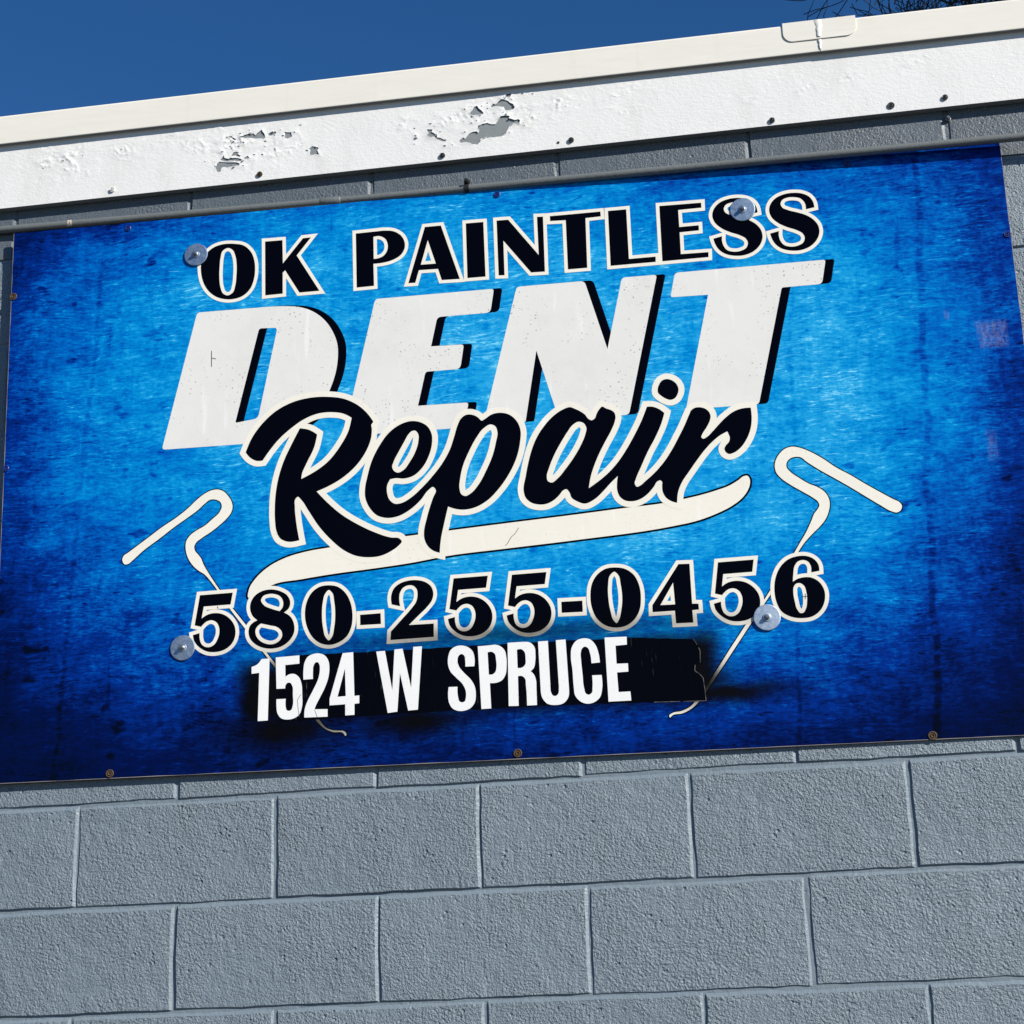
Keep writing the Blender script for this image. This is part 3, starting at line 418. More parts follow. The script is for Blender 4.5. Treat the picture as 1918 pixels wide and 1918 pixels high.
MARKS=[[(-601.2,911.1),(-600.6,874.6)],[(-600.9,894.4),(-590.8,891.9)],[(44.9,467.4),(37.8,456.3),(29.7,449.9),(21.3,436.7),(16.7,432.4)],[(600.0,290.7),(599.1,279.8)],[(594.8,285.5),(602.8,284.9)],[(-404.5,156.4),(-411.7,146.2),(-410.3,131.2),(-407.7,111.5)],[(-376.4,123.8),(-373.6,116.2),(-371.0,108.6)],[(-240.7,693.2),(-243.6,688.1)],[(-579.7,349.8),(-577.9,345.1)]]
SCUFF=[(970.7,826.0,-1),(1000.6,819.3,-1),(1038.5,813.1,-1),(1033.9,761.1,-1),(1005.7,761.3,-1),(981.0,762.4,-1),(972.0,784.5,-1)]
WASHERS=[(-639.7,1137.7),(536.1,1115.7),(523.3,248.3),(-650.9,267.6)]
SCREWS=[(-796.8,1218.3),(22.9,1208.0),(756.9,1196.6),(-797.6,21.0),(27.5,13.7),(812.7,1.1),(-1057.6,1082.1),(-1054.1,684.9),(1058.8,1004.0)]
DENTOFF=[(-136.2,815.4),(-118.1,815.4)]
SPRAY=[(-525.2,247.0),(412.1,231.7),(404.1,106.1),(-485.1,103.3),(-430.3,78.6),(-192.7,88.7),(444.9,106.6),(-39.3,250.0)]
HOLES=[[(-0.5506,3.4908),(-0.5469,3.4993),(-0.5417,3.5036),(-0.5294,3.5006),(-0.5157,3.4997),(-0.5035,3.4975),(-0.4958,3.4933),(-0.4965,3.4885),(-0.5079,3.4882),(-0.5186,3.4886),(-0.5231,3.4867),(-0.5292,3.4891),(-0.5353,3.489),(-0.5383,3.4852),(-0.5389,3.4788),(-0.5458,3.4787),(-0.5482,3.4848)],[(-0.5402,3.5084),(-0.5327,3.5124),(-0.528,3.5099),(-0.5204,3.5069),(-0.5158,3.5091),(-0.5067,3.508),(-0.4914,3.5034),(-0.4883,3.5009),(-0.4967,3.4986),(-0.5066,3.5008),(-0.5157,3.5019),(-0.5294,3.503)],[(-0.5144,3.5127),(-0.51,3.5229),(-0.497,3.5205),(-0.5007,3.5185),(-0.493,3.5118),(-0.4961,3.5097),(-0.5068,3.5143)],[(-0.4854,3.5052),(-0.4778,3.51),(-0.4709,3.5067),(-0.4716,3.5019),(-0.4762,3.5057),(-0.4823,3.5023)],[(-0.4998,3.5562),(-0.4891,3.5599),(-0.4793,3.5628),(-0.4709,3.5651),(-0.4648,3.5636),(-0.4601,3.558),(-0.4556,3.5624),(-0.4496,3.5667),(-0.4451,3.5702),(-0.4435,3.5643),(-0.4381,3.5554),(-0.4388,3.5489),(-0.4433,3.5486),(-0.4509,3.5503),(-0.4585,3.5504),(-0.4677,3.5532),(-0.4769,3.5535),(-0.4891,3.5558)],[(-0.432,3.5588),(-0.4252,3.562),(-0.4191,3.5638),(-0.4123,3.5605),(-0.416,3.5543),(-0.4221,3.5543),(-0.4282,3.5533)],[(-0.3941,3.5583),(-0.3789,3.5564),(-0.3766,3.5455),(-0.3826,3.5437),(-0.3887,3.5412),(-0.3917,3.5465)],[(-0.338,3.5113),(-0.3313,3.5162),(-0.3222,3.5143),(-0.3162,3.5095),(-0.3207,3.5052),(-0.3177,3.4983),(-0.3147,3.4939),(-0.3252,3.4951),(-0.3357,3.4948),(-0.3365,3.5006),(-0.335,3.5069)],[(-0.5243,3.5625),(-0.5151,3.563),(-0.5043,3.5526),(-0.5073,3.5514),(-0.5151,3.5594)],[(-0.0047,3.4908),(0.0035,3.497),(0.0078,3.4933),(0.0153,3.5021),(0.0242,3.5074),(0.033,3.5077),(0.038,3.5033),(0.0404,3.5103),(0.0362,3.5157),(0.0407,3.5232),(0.0466,3.5241),(0.0569,3.5261),(0.0655,3.521),(0.0758,3.5205),(0.0804,3.5281),(0.0879,3.5377),(0.0982,3.5385),(0.1054,3.5363),(0.111,3.5275),(0.1182,3.525),(0.1255,3.5266),(0.129,3.5221),(0.1266,3.5167),(0.115,3.5174),(0.1062,3.5136),(0.1015,3.5045),(0.0969,3.4954),(0.0865,3.4894),(0.0719,3.4896),(0.053,3.4902),(0.0442,3.4865),(0.0382,3.4816),(0.0351,3.4763),(0.0235,3.4785),(0.0178,3.4824),(0.0061,3.4854),(-0.0027,3.4849)],[(0.0195,3.5526),(0.0255,3.5592),(0.0301,3.5667),(0.0361,3.5701),(0.0403,3.5622),(0.0474,3.5548),(0.0502,3.5496),(0.0428,3.5465),(0.0267,3.5476)],[(0.066,3.5647),(0.0714,3.5714),(0.0757,3.5676),(0.0832,3.574),(0.0907,3.5796),(0.0993,3.576),(0.1079,3.5685),(0.115,3.5643),(0.1207,3.5571),(0.1146,3.5514),(0.1058,3.55),(0.0971,3.5519),(0.0945,3.5604),(0.0843,3.5625),(0.0755,3.5635),(0.0682,3.562)],[(0.0997,3.5887),(0.1129,3.5898),(0.1083,3.5823),(0.0981,3.5835)],[(-0.0754,3.526),(-0.0636,3.5246),(-0.0652,3.5183),(-0.0579,3.5125),(-0.0536,3.5039),(-0.0434,3.5003),(-0.0362,3.4929),(-0.0435,3.4938),(-0.0537,3.4999),(-0.0595,3.5071),(-0.0683,3.5057),(-0.0756,3.5123),(-0.0711,3.5158)],[(-0.1036,3.5148),(-0.0992,3.5159),(-0.0985,3.5102),(-0.1022,3.5114)]]
FASCIA_SCREWS=[(-0.7865,3.4622),(-0.4492,3.461),(-0.0426,3.4583),(0.2369,3.4619),(0.6611,3.4572),(0.907,3.4619),(1.0172,3.4669)]

# ------------------------------------------------------------------ 2D outline tools
def expand(c, sub=6):
    """control points (x, z, flag): 0 smooth, -1 corner, r>0 rounded corner -> polyline in metres"""
    P = [(p[0] / 1000, p[1] / 1000, p[2] / (1000 if p[2] > 0 else 1)) for p in c]
    n = len(P)
    pts = []                                     # (x, z, smooth)
    for i, (x, z, f) in enumerate(P):
        if f > 0:
            a = Vector(P[i-1][:2]) - Vector((x, z)); b = Vector(P[(i+1) % n][:2]) - Vector((x, z))
            r = min(f, a.length * .45, b.length * .45)
            p0 = Vector((x, z)) + a.normalized() * r; p1 = Vector((x, z)) + b.normalized() * r
            for k in range(6):
                u = k / 5
                q = p0 * (1-u)**2 + Vector((x, z)) * 2*u*(1-u) + p1 * u*u
                pts.append((q.x, q.y, False))
        else:
            pts.append((x, z, f == 0))
    m = len(pts); out = []
    for i in range(m):
        p1, p2 = pts[i], pts[(i+1) % m]
        a, b = Vector(p1[:2]), Vector(p2[:2])
        out.append(a)
        if not (p1[2] or p2[2]): continue
        pa = Vector(pts[i-1][:2]) if p1[2] else None
        pb = Vector(pts[(i+2) % m][:2]) if p2[2] else None
        L = (b - a).length
        def tang(prev, cur, nxt):
            d0, d1 = (cur - prev).length, (nxt - cur).length
            if d0 < 1e-9 or d1 < 1e-9: return (nxt - prev) * .5
            return ((cur - prev) / d0 * d1 + (nxt - cur) / d1 * d0) / (d0 + d1) * L
        t1 = tang(pa, a, b) if pa is not None else None
        t2 = tang(a, b, pb) if pb is not None else None
        if t1 is None: t1 = (b - a) * 1.5 - t2 * .5
        if t2 is None: t2 = (b - a) * 1.5 - t1 * .5
        for k in range(1, sub):
            u = k / sub; u2, u3 = u*u, u*u*u
            out.append(a*(2*u3-3*u2+1) + t1*(u3-2*u2+u) + b*(-2*u3+3*u2) + t2*(u3-u2))
    res = []
    for p in out:
        if not res or (p - res[-1]).length > 2e-4: res.append(p)
    if (res[0] - res[-1]).length < 2e-4: res.pop()
    return res

def area(p): return sum(p[i].x * p[(i+1) % len(p)].y - p[(i+1) % len(p)].x * p[i].y for i in range(len(p))) / 2
def ccw(p): return p if area(p) > 0 else p[::-1]

def offset(p, w, limit=3.2):
    p = ccw(p); n = len(p); out = []
    for i in range(n):
        a, b, c = p[i-1], p[i], p[(i+1) % n]
        d0, d1 = (b - a).normalized(), (c - b).normalized()
        n0, n1 = Vector((d0.y, -d0.x)), Vector((d1.y, -d1.x))
        cr = d0.x * d1.y - d0.y * d1.x
        dt = n0.dot(n1)
        if cr * w >= 0 or dt > .995:
            den = 1 + dt
            if den > 2 / limit ** 2: out.append(b + (n0 + n1) * (w / den))
            else:
                out += [b + (n0 + d0 * (1 if w > 0 else -1)) * w, b + (n1 - d1 * (1 if w > 0 else -1)) * w]
        else:
            out += [b + n0 * w, b.copy(), b + n1 * w]
    return out

def wind(pts, poly):
    """winding number of each point (N,2) in the polygon"""
    P = np.array([(q.x, q.y) for q in poly]); Q = np.roll(P, -1, 0)
    x, y = pts[:, 0:1], pts[:, 1:2]
    left = (Q[:, 0] - P[:, 0]) * (y - P[:, 1]) - (x - P[:, 0]) * (Q[:, 1] - P[:, 1])
    upw = (P[:, 1] <= y) & (Q[:, 1] > y) & (left > 0)
    dnw = (P[:, 1] > y) & (Q[:, 1] <= y) & (left < 0)
    return upw.sum(1) - dnw.sum(1)

def fill(polys, inside, extra_edges=()):
    vs, es = [], []
    for p in polys:
        b = len(vs); vs += [q.copy() for q in p]; n = len(p)
        es += [(b + i, b + (i+1) % n) for i in range(n)]
    for a, b_ in extra_edges:
        vs += [a.copy(), b_.copy()]; es.append((len(vs)-2, len(vs)-1))
    V, E, F, _, _, _ = delaunay_2d_cdt(vs, es, [], 0, 1e-6)
    A = np.array([(v.x, v.y) for v in V]); T = np.array([f for f in F])
    ok = inside(A[T].mean(1))
    T = T[ok]
    used = np.unique(T); idx = -np.ones(len(A), int); idx[used] = np.arange(len(used))
    return A[used], idx[T]

def sheet(name, VT, y, mat, parent, **kw):
    V, T = VT
    tri = []
    for a, b, c in T:
        cr = (V[b][0]-V[a][0])*(V[c][1]-V[a][1]) - (V[b][1]-V[a][1])*(V[c][0]-V[a][0])
        tri.append((a, b, c) if cr > 0 else (a, c, b))
    return mesh_obj(name, [(x, y, z) for x, z in V], tri, mat, parent, **kw)

def glyph(contours):
    C = [expand(c) for c in contours]
    def inside(p):
        r = wind(p, C[0]) != 0
        for h in C[1:]: r &= wind(p, h) == 0
        return r
    return C, fill(C, inside)

def border(C, w, limit=3.2):
    O = offset(C[0], w, limit); H = [offset(h, -w, limit) for h in C[1:]]
    def inside(p):
        r = wind(p, O) > 0
        for h in H: r &= wind(p, h) <= 0
        return r
    return fill([O] + H, inside)

# ------------------------------------------------------------------ the setting
g = MB()
g.add([(-400, -400, 0), (400, -400, 0), (400, 400, 0), (-400, 400, 0)], [(0, 1, 2, 3)])
g.build('ground', M_GROUND, kind='structure')

# ------------------------------------------------------------------ building: painted block wall, fascia, coping
BM, BH = 0.4064, 0.2032          # block module
ZA = 2.1079                      # bed joint just under the sign
building = empty('block_building', (0, 0, 0), label='low grey painted concrete block building with peeling white fascia and cream roof edge', cat='building')
J = 0.0052                       # joint width
def block_mesh(seed, w, h, face=None):
    rnd = random.Random(seed)
    nx, nz = 12, 6
    per = []
    for i in range(nx): per.append((-w/2 + w*i/nx, -h/2))
    for i in range(nz): per.append((w/2, -h/2 + h*i/nz))
    for i in range(nx): per.append((w/2 - w*i/nx, h/2))
    for i in range(nz): per.append((-w/2, h/2 - h*i/nz))
    n = len(per)
    ph = [rnd.uniform(0, 6.3) for _ in range(4)]
    v = []
    r1, r2 = [], []
    for i, (x, z) in enumerate(per):
        j = .0006 * math.sin(i * .9 + ph[0]) + rnd.uniform(-.0008, .0008)
        cx = -math.copysign(1, x) if abs(abs(x) - w/2) < 1e-6 else 0
        cz = -math.copysign(1, z) if abs(abs(z) - h/2) < 1e-6 else 0
        r1.append((x + cx * j, z + cz * j))
        kx = (.0056 if x > 0 else .0016) + rnd.uniform(-.0006, .0012)
        kz = (.0064 if z > 0 else .0016) + rnd.uniform(-.0006, .0014)
        r2.append((x + cx * (j + kx), z + cz * (j + kz)))
    for x, z in per: v.append((x, .030, z))
    for x, z in r1: v.append((x, .0036, z))
    for x, z in r2: v.append((x, .0004 * math.sin(x * 17 + ph[1]) + .0004 * math.sin(z * 31 + ph[2]), z))
    f = []
    for r in range(2):
        for i in range(n):
            i2 = (i + 1) % n
            f.append((r*n+i, r*n+i2, (r+1)*n+i2, (r+1)*n+i))
    f.append(tuple(2*n + i for i in range(n)))
    me = bpy.data.meshes.new('concrete_block')
    me.from_pydata(v, [], f); me.update()
    me.materials.append(face or M_BLOCK); me.materials.append(face or M_MORTAR)
    for i, p in enumerate(me.polygons): p.material_index = 1 if i < 2*n else 0
    return me
BLOCKS = [block_mesh(100 + s, BM - J, BH - J) for s in range(8)]
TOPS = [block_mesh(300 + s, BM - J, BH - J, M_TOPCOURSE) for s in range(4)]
stuff = MB()
rng = random.Random(5)
for row in range(-11, 7):
    ph = 0.5 if row % 2 == 0 else 0.0
    zc = ZA + (row + .5) * BH
    for k in range(-10, 13):
        xc = (k + ph + .5) * BM
        if -2.3 < xc < 2.7 and row >= -5:
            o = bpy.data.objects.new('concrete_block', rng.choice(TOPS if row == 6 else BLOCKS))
            o.location = (xc + rng.uniform(-.002, .002), rng.uniform(-.0008, .0008), zc + rng.uniform(-.0012, .0012))
            o.rotation_euler = (0, rng.uniform(-.002, .002), 0)
            link(o, building)
        else:
            stuff.box(xc - (BM-J)/2, xc + (BM-J)/2, 0, .03, zc - (BH-J)/2, zc + (BH-J)/2)
stuff.build('outer_blocks', M_BLOCK, building, kind='stuff')
X0, X1 = -10 * BM + .004, 13 * BM + .2 - .004
# joints: a slightly uneven mortar face, recessed
mv, mf = [], []
xs = np.arange(-2.45, 2.90, .016); zs = np.arange(1.02, 3.54, .016)
for z in zs:
    for x in xs:
        mv.append((x, .0035 + .0011 * noise.noise(Vector((x * 22, 0, z * 22))) + .0006 * noise.noise(Vector((x * 70, 3, z * 70))), z))
for i in range(len(zs) - 1):
    for j in range(len(xs) - 1):
        a = i * len(xs) + j
        mf.append((a, a + 1, a + 1 + len(xs), a + len(xs)))
mo = mesh_obj('mortar', mv, mf, M_MORTAR, building, smooth=True)
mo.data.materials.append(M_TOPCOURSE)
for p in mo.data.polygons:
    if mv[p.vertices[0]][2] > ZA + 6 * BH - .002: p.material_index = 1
m = MB(); m.box(X0, X1, .0070, .19, -.1, 3.60); m.build('wall_core', M_MORTAR, building)
m = MB(); m.box(X0, X1, -.0005, .14, 3.5345, 3.598); m.build('top_plate', M_TIMBER, building)
m = MB(); m.box(X0, X0 + .19, .19, 7.6, -.1, 3.60).box(X1 - .19, X1, .19, 7.6, -.1, 3.60).box(X0 + .19, X1 - .19, 7.41, 7.6, -.1, 3.60)
m.build('side_walls', M_BLOCK, building)
m = MB(); m.box(X0, X1, .26, 7.6, 3.601, 3.64); m.build('roof', M_ROOF, building)

# fascia board: bare metal face, with a film of white paint that blisters, curls and has come off in places
FB, FT = 3.4468, 3.6400
m = MB(); m.box(X0 - .02, X1 + .02, -.018, -.001, FB, FT)
fascia = m.build('fascia_board', M_BARE_AND_SHADE, building)
HP = []
for h in HOLES:
    q = [Vector(p) for p in h]
    rr = []
    hr = random.Random(int(h[0][0] * 1e4))
    for i in range(len(q)):
        a, b = q[i], q[(i+1) % len(q)]
        k = max(1, int((b - a).length / .0045))
        nrm = Vector((b.y - a.y, a.x - b.x)).normalized() if (b - a).length > 0 else Vector((0, 0))
        for s in range(k):
            rr.append(a.lerp(b, s / k) + nrm * hr.uniform(-.0011, .0011) * (1 if s else .4))
    HP.append(rr)
# extra small chips scattered round the worst places
hr = random.Random(31)
def px_chip(cx, cz, r):
    n = hr.randint(5, 8); a0 = hr.uniform(0, 6)
    return [Vector((cx + r * hr.uniform(.5, 1.3) * math.cos(a0 + 6.283 * k / n) * 1.4, cz + r * hr.uniform(.45, 1.1) * math.sin(a0 + 6.283 * k / n))) for k in range(n)]
hole_all = [p for h in HP for p in h]
tries = 0
chips = []
while len(chips) < 46 and tries < 600:
    tries += 1
    b = hr.choice(hole_all)
    c = b + Vector((hr.gauss(0, .020), hr.gauss(0, .012)))
    if not (FB + .02 < c.y < 3.588): continue
    if min((c - p).length for p in hole_all) < .006: continue
    if any((c - q[0]).length < .012 for q in chips): continue
    chips.append((c, hr.uniform(.0010, .0026)))
for c, r in chips: HP.append(px_chip(c.x, c.y, r))
for c in ((-.905, 3.548), (-.860, 3.556), (-.952, 3.535), (-.77, 3.56)): HP.append(px_chip(c[0], c[1], .0018))
fpts, fed = [], []
FX0, FX1 = -1.45, 1.65
rect = [Vector((FX0, FB - .0006)), Vector((FX1, FB - .0006)), Vector((FX1, FT)), Vector((FX0, FT))]
allpoly = [rect] + HP
HN = np.array([(p.x, p.y) for h in HP for p in h])
BLIST = [(-.905, 3.545, .085, 1.0), (-.74, 3.56, .05, .9), (-.52, 3.545, .085, 1.0), (-.44, 3.525, .075, 1.0), (-.63, 3.57, .05, .7), (-.02, 3.535, .06, .8), (.10, 3.54, .10, .9), (.22, 3.56, .05, .7), (-.13, 3.54, .05, .6), (.95, 3.560, .045, .6), (.83, 3.53, .05, .35), (.72, 3.545, .07, .35), (.60, 3.52, .06, .25), (.36, 3.55, .08, .4)]
def blister(x, z):
    m_ = 0.0
    for bx, bz, br, s in BLIST:
        d2 = ((x - bx) / br) ** 2 + ((z - bz) / (br * .55)) ** 2
        m_ = max(m_, s * math.exp(-d2 * 1.1))
    wx, wz = x + .010 * noise.noise(Vector((x * 30, 4, z * 30))), z + .010 * noise.noise(Vector((x * 30, 8, z * 30)))
    n1 = max(0, 1 - abs(noise.noise(Vector((wx * 55, 1.3, wz * 85)))) * 4.5) ** 1.5
    n2 = noise.noise(Vector((x * 150, 7.7, z * 210)))
    return m_ * (n1 * .0030 * max(0, min(1, .25 + 1.9 * noise.noise(Vector((x * 21, 6.1, z * 30))))) + max(0, noise.noise(Vector((x * 38, 2.2, z * 55)))) * .0016 + n2 * .0004)
gx = np.arange(FX0 + .004, FX1, .0062); gz = np.arange(FB + .005, FT, .0062)
GX, GZ = np.meshgrid(gx, gz)
GP = np.stack([GX.ravel(), GZ.ravel()], 1)
fx = np.arange(FX0 + .004, FX1, .0031); fz = np.arange(FB + .005, 3.60, .0031)
QX, QZ = np.meshgrid(fx, fz); QP = np.stack([QX.ravel(), QZ.ravel()], 1)
msk = np.zeros(len(QP))
for bx, bz, br, s_ in BLIST:
    msk = np.maximum(msk, s_ * np.exp(-1.1 * (((QP[:, 0] - bx) / br) ** 2 + ((QP[:, 1] - bz) / (br * .55)) ** 2)))
GP = np.concatenate([GP, QP[msk > .16]])
gr = np.random.RandomState(3)
GP += gr.uniform(-.0013, .0013, GP.shape)
vs = [q.copy() for p in allpoly for q in p]; es = []; b = 0
for p in allpoly:
    n = len(p); es += [(b + i, b + (i+1) % n) for i in range(n)]; b += n
keep = np.ones(len(GP), bool)
for i in range(0, len(GP), 4000):
    blk = GP[i:i+4000]
    d = np.sqrt(((blk[:, None, :] - HN[None]) ** 2).sum(2)).min(1)
    keep[i:i+4000] = d > .0028
vs += [Vector(p) for p in GP[keep]]
V, E_, F_, _, _, _ = delaunay_2d_cdt(vs, es, [], 0, 1e-7)
A = np.array([(v.x, v.y) for v in V]); T = np.array(F_)
cen = A[T].mean(1)
ok = wind(cen, rect) != 0
for h in HP: ok &= wind(cen, h) == 0
T = T[ok]
used = np.unique(T); idx = -np.ones(len(A), int); idx[used] = np.arange(len(used)); A = A[used]; T = idx[T]
dist = np.concatenate([np.sqrt(((A[i:i+3000][:, None, :] - HN[None]) ** 2).sum(2)).min(1) for i in range(0, len(A), 3000)])
fv = []
for (x, z), d in zip(A, dist):
    lift = .0013 * math.exp(-d / .0035) * max(0, .35 + noise.noise(Vector((x * 40, 5, z * 40))) * 1.6)
    fv.append((x, -.0192 - lift - blister(x, z), z))
ff = []
for a, b, c in T:
    cr = (A[b][0]-A[a][0])*(A[c][1]-A[a][1]) - (A[b][1]-A[a][1])*(A[c][0]-A[a][0])
    ff.append((int(a), int(b), int(c)) if cr > 0 else (int(a), int(c), int(b)))
film = mesh_obj('peeling_paint', fv, ff, M_PAINT, fascia, smooth=False)
film.data.polygons.foreach_set('use_smooth', [True] * len(film.data.polygons))
m = MB(); m.box(X0 - .02, FX0, -.0192, -.0182, FB, FT).box(FX1, X1 + .02, -.0192, -.0182, FB, FT); m.build('paint_film', M_PAINT, fascia)
# curls of loose paint at the edges of the bare patches
cr_ = MB(); hr = random.Random(12)
for h in HP[:15]:
    for _ in range(max(2, len(h) // 7)):
        i = hr.randrange(len(h)); p = h[i]; q = h[(i + 1) % len(h)]
        t = (q - p)
        if t.length < 1e-5: continue
        t.normalize(); nn = Vector((-t.y, t.x)) * hr.choice((1, -1))
        L, W = hr.uniform(.004, .009), hr.uniform(.0015, .004)
        pts = []
        for s in range(4):
            u = s / 3; a = u * hr.uniform(1.0, 1.6)
            for e in (-1, 1):
                c = p + t * e * L / 2 * (1 - .35 * u) + nn * W * math.sin(a) / 1.2
                pts.append((c.x, -.0194 - W * (1 - math.cos(a)) * 1.1 - .0006, c.y))
        cr_.add(pts, [(0, 1, 3, 2), (2, 3, 5, 4), (4, 5, 7, 6)])
cr_.build('paint_curls', M_PAINT, fascia, kind='stuff')

def screw(name, x, y, z, parent, mat, r=.0052, h=.0042, flange=1.55, rot=0.0, sub=True):
    s = MB()
    s.lathe_y(0, 0, [(r * flange, 0), (r * flange, -.0012), (r * flange * .8, -.0020)], 20)
    s.lathe_y(0, 0, [(r, -.0018), (r, -h * .85 - .001), (r * .86, -h - .001)], 6, a0=rot)
    s.lathe_y(0, 0, [(r * .45, -h - .0008), (r * .42, -h - .0024)], 8)
    o = s.build(name, mat, parent)
    o.location = (x, y, z)
    return o
def ring_screw(name, x, y, z, parent, mat, r=.0095, h=.0030):
    s = MB()
    s.lathe_y(0, 0, [(r, 0), (r, -h*.55), (r*.9, -h*.75), (r*.74, -h*.7), (r*.66, -h*.3), (r*.50, -h*.3), (r*.46, -h), (r*.34, -h*1.05), (r*.22, -h*.45), (r*.05, -h*.4)], 22)
    o = s.build(name, mat, parent)
    o.location = (x, y, z)
    return o
for i, (x, z) in enumerate(FASCIA_SCREWS):
    ring_screw('screw', x, -.0194, z, fascia, (M_RUSTY if i == 1 else M_PAINT if i == 0 else M_DARKSTEEL), .0062 if i not in (5,) else .0075, .0050 if i not in (5,) else .0035)
screw('screw', 1.0207, -.0005, 3.4275, building, M_STEEL, .0042, .0075, 1.4, .3)
# a bare screw hole beside the fourth screw and one ragged one near the end
for x, z in ((FASCIA_SCREWS[3][0] - .028, FASCIA_SCREWS[3][1] - .002),):
    s = MB(); s.lathe_y(0, 0, [(.0030, 0), (.0028, -.0006), (.0016, -.0002)], 10)
    o = s.build('screw_hole', M_STRAP, fascia); o.location = (x, -.0196, z)

# coping: two lengths of folded metal, a lap plate over the seam, a smear of sealant
SEAM = 0.7732
def coping(x0, x1, dz, dy):
    prof = [(-.0182, 3.6050), (-.0288, 3.6020), (-.0297, 3.6026), (-.0300, 3.6040), (-.0300, 3.6690), (-.0288, 3.6722), (-.0255, 3.6735), (.0, 3.6725), (.26, 3.6640), (.26, 3.6560), (-.0182, 3.6420)]
    m = MB(); n = len(prof); xs_ = list(np.linspace(x0, x1, 25))
    vs_ = []
    for i, x in enumerate(xs_):
        for (y, z) in prof:
            w = .0014 * noise.noise(Vector((x * 2.1, dz * 900, 0)))
            vs_.append((x, y + dy + (w * .5 if y < 0 else 0), z + dz + w))
    fs_ = []
    for i in range(len(xs_) - 1):
        for k in range(n):
            k2 = (k + 1) % n
            fs_.append((i*n+k, i*n+k2, (i+1)*n+k2, (i+1)*n+k))
    fs_ += [tuple(range(n))[::-1], tuple((len(xs_)-1)*n + k for k in range(n))]
    m.add(vs_, fs_)
    o = m.build('coping', M_COPING, building)
    o.data.materials.append(M_BARE_AND_SHADE)  # darker grey for the underside faces: shade under the lip put into the colour
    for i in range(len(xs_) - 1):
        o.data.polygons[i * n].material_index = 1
    return o
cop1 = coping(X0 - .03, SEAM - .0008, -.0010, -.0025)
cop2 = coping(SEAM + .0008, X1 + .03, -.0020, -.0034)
pl = MB()
px0, px1, pzb, pzt, pr = .6990, .8515, 3.6295, 3.6752, .021
out2 = [(px0, pzt)]
for k in range(9):
    a = math.pi + k / 8 * math.pi / 2
    out2.append((px0 + pr + pr * math.cos(a), pzb + pr + pr * math.sin(a)))
for k in range(9):
    a = 1.5 * math.pi + k / 8 * math.pi / 2
    out2.append((px1 - pr + pr * math.cos(a), pzb + pr + pr * math.sin(a)))
out2.append((px1, pzt))
n = len(out2)
fy = lambda x: -.0353 + .0008 * math.sin((x - px0) * 40)
pl.add([(x, fy(x), z) for x, z in out2] + [(x, -.0305, z) for x, z in out2], [tuple(range(n))] + [(i, i + n, (i+1) % n + n, (i+1) % n) for i in range(n)])
pl.add([(px0, -.0353, pzt), (px1, -.0353, pzt), (px1, .10, pzt + .0004), (px0, .10, pzt + .0004), (px0, -.0353, pzt - .0012), (px1, -.0353, pzt - .0012), (px1, .10, pzt - .0036), (px0, .10, pzt - .0036)],
       [(0, 1, 2, 3), (3, 2, 6, 7), (0, 3, 7, 4), (1, 5, 6, 2)])
pl.build('lap_plate', M_COPING, cop2)
sl = MB()
for (zt, zb, wt, wb, y) in ((3.6745, 3.634, .0085, .0045, -.0372), (3.6275, 3.6055, .0050, .0012, -.0350)):
    ns = 8; vs_ = []
    for i in range(ns + 1):
        u = i / ns; z = zt + (zb - zt) * u
        w = (wt + (wb - wt) * u) * (1 + .35 * noise.noise(Vector((z * 160, 2, 0))))
        cx = SEAM + .0015 * noise.noise(Vector((z * 90, 9, 4))) + (.0016 if i == 3 else 0)
        for sgn, yy in ((-1, y + .0022), (-.5, y), (.5, y), (1, y + .0022)): vs_.append((cx + w * sgn, yy, z))
    sl.add(vs_, [(i*4+k, (i+1)*4+k, (i+1)*4+k+1, i*4+k+1) for i in range(ns) for k in range(3)])
sl.build('sealant', M_SEAL, cop2, smooth=True)

# ------------------------------------------------------------------ conduit along the top of the sign
PIPE = [(-2.6, -.0100, 3.4310), (-1.0505, -.0100, 3.3980), (-.2671, -.0140, 3.3795), (.4702, -.0235, 3.3662), (1.1632, -.0310, 3.3525), (2.6, -.040, 3.328)]
def pipe_at(x):
    for a, b in zip(PIPE, PIPE[1:]):
        if a[0] <= x <= b[0]:
            u = (x - a[0]) / (b[0] - a[0]); return tuple(a[i] + (b[i] - a[i]) * u for i in range(3))
conduit = empty('conduit', pipe_at(0), label='grey painted electrical conduit running along the top edge of the sign', cat='conduit')
ploc = Vector(conduit.location)
xs_ = np.linspace(-2.59, 2.59, 60)
m = MB(); m.tube([Vector(pipe_at(x)) - ploc + Vector((0, 0, .0006 * noise.noise(Vector((x * 3, 0, 0))))) for x in xs_], [.0086] * len(xs_), 16)
m.build('pipe', M_PIPE, conduit, smooth=True)
def sleeve(name, x, w, r, mat):
    m = MB(); a, b = Vector(pipe_at(x - w/2)) - ploc, Vector(pipe_at(x + w/2)) - ploc
    m.tube([a, a.lerp(b, .05), a.lerp(b, .95), b], [r * .9, r, r, r * .9], 16)
    return m.build(name, mat, conduit, smooth=True)
sleeve('coupling', -.2671 - .024, .046, .0098, M_PIPE)
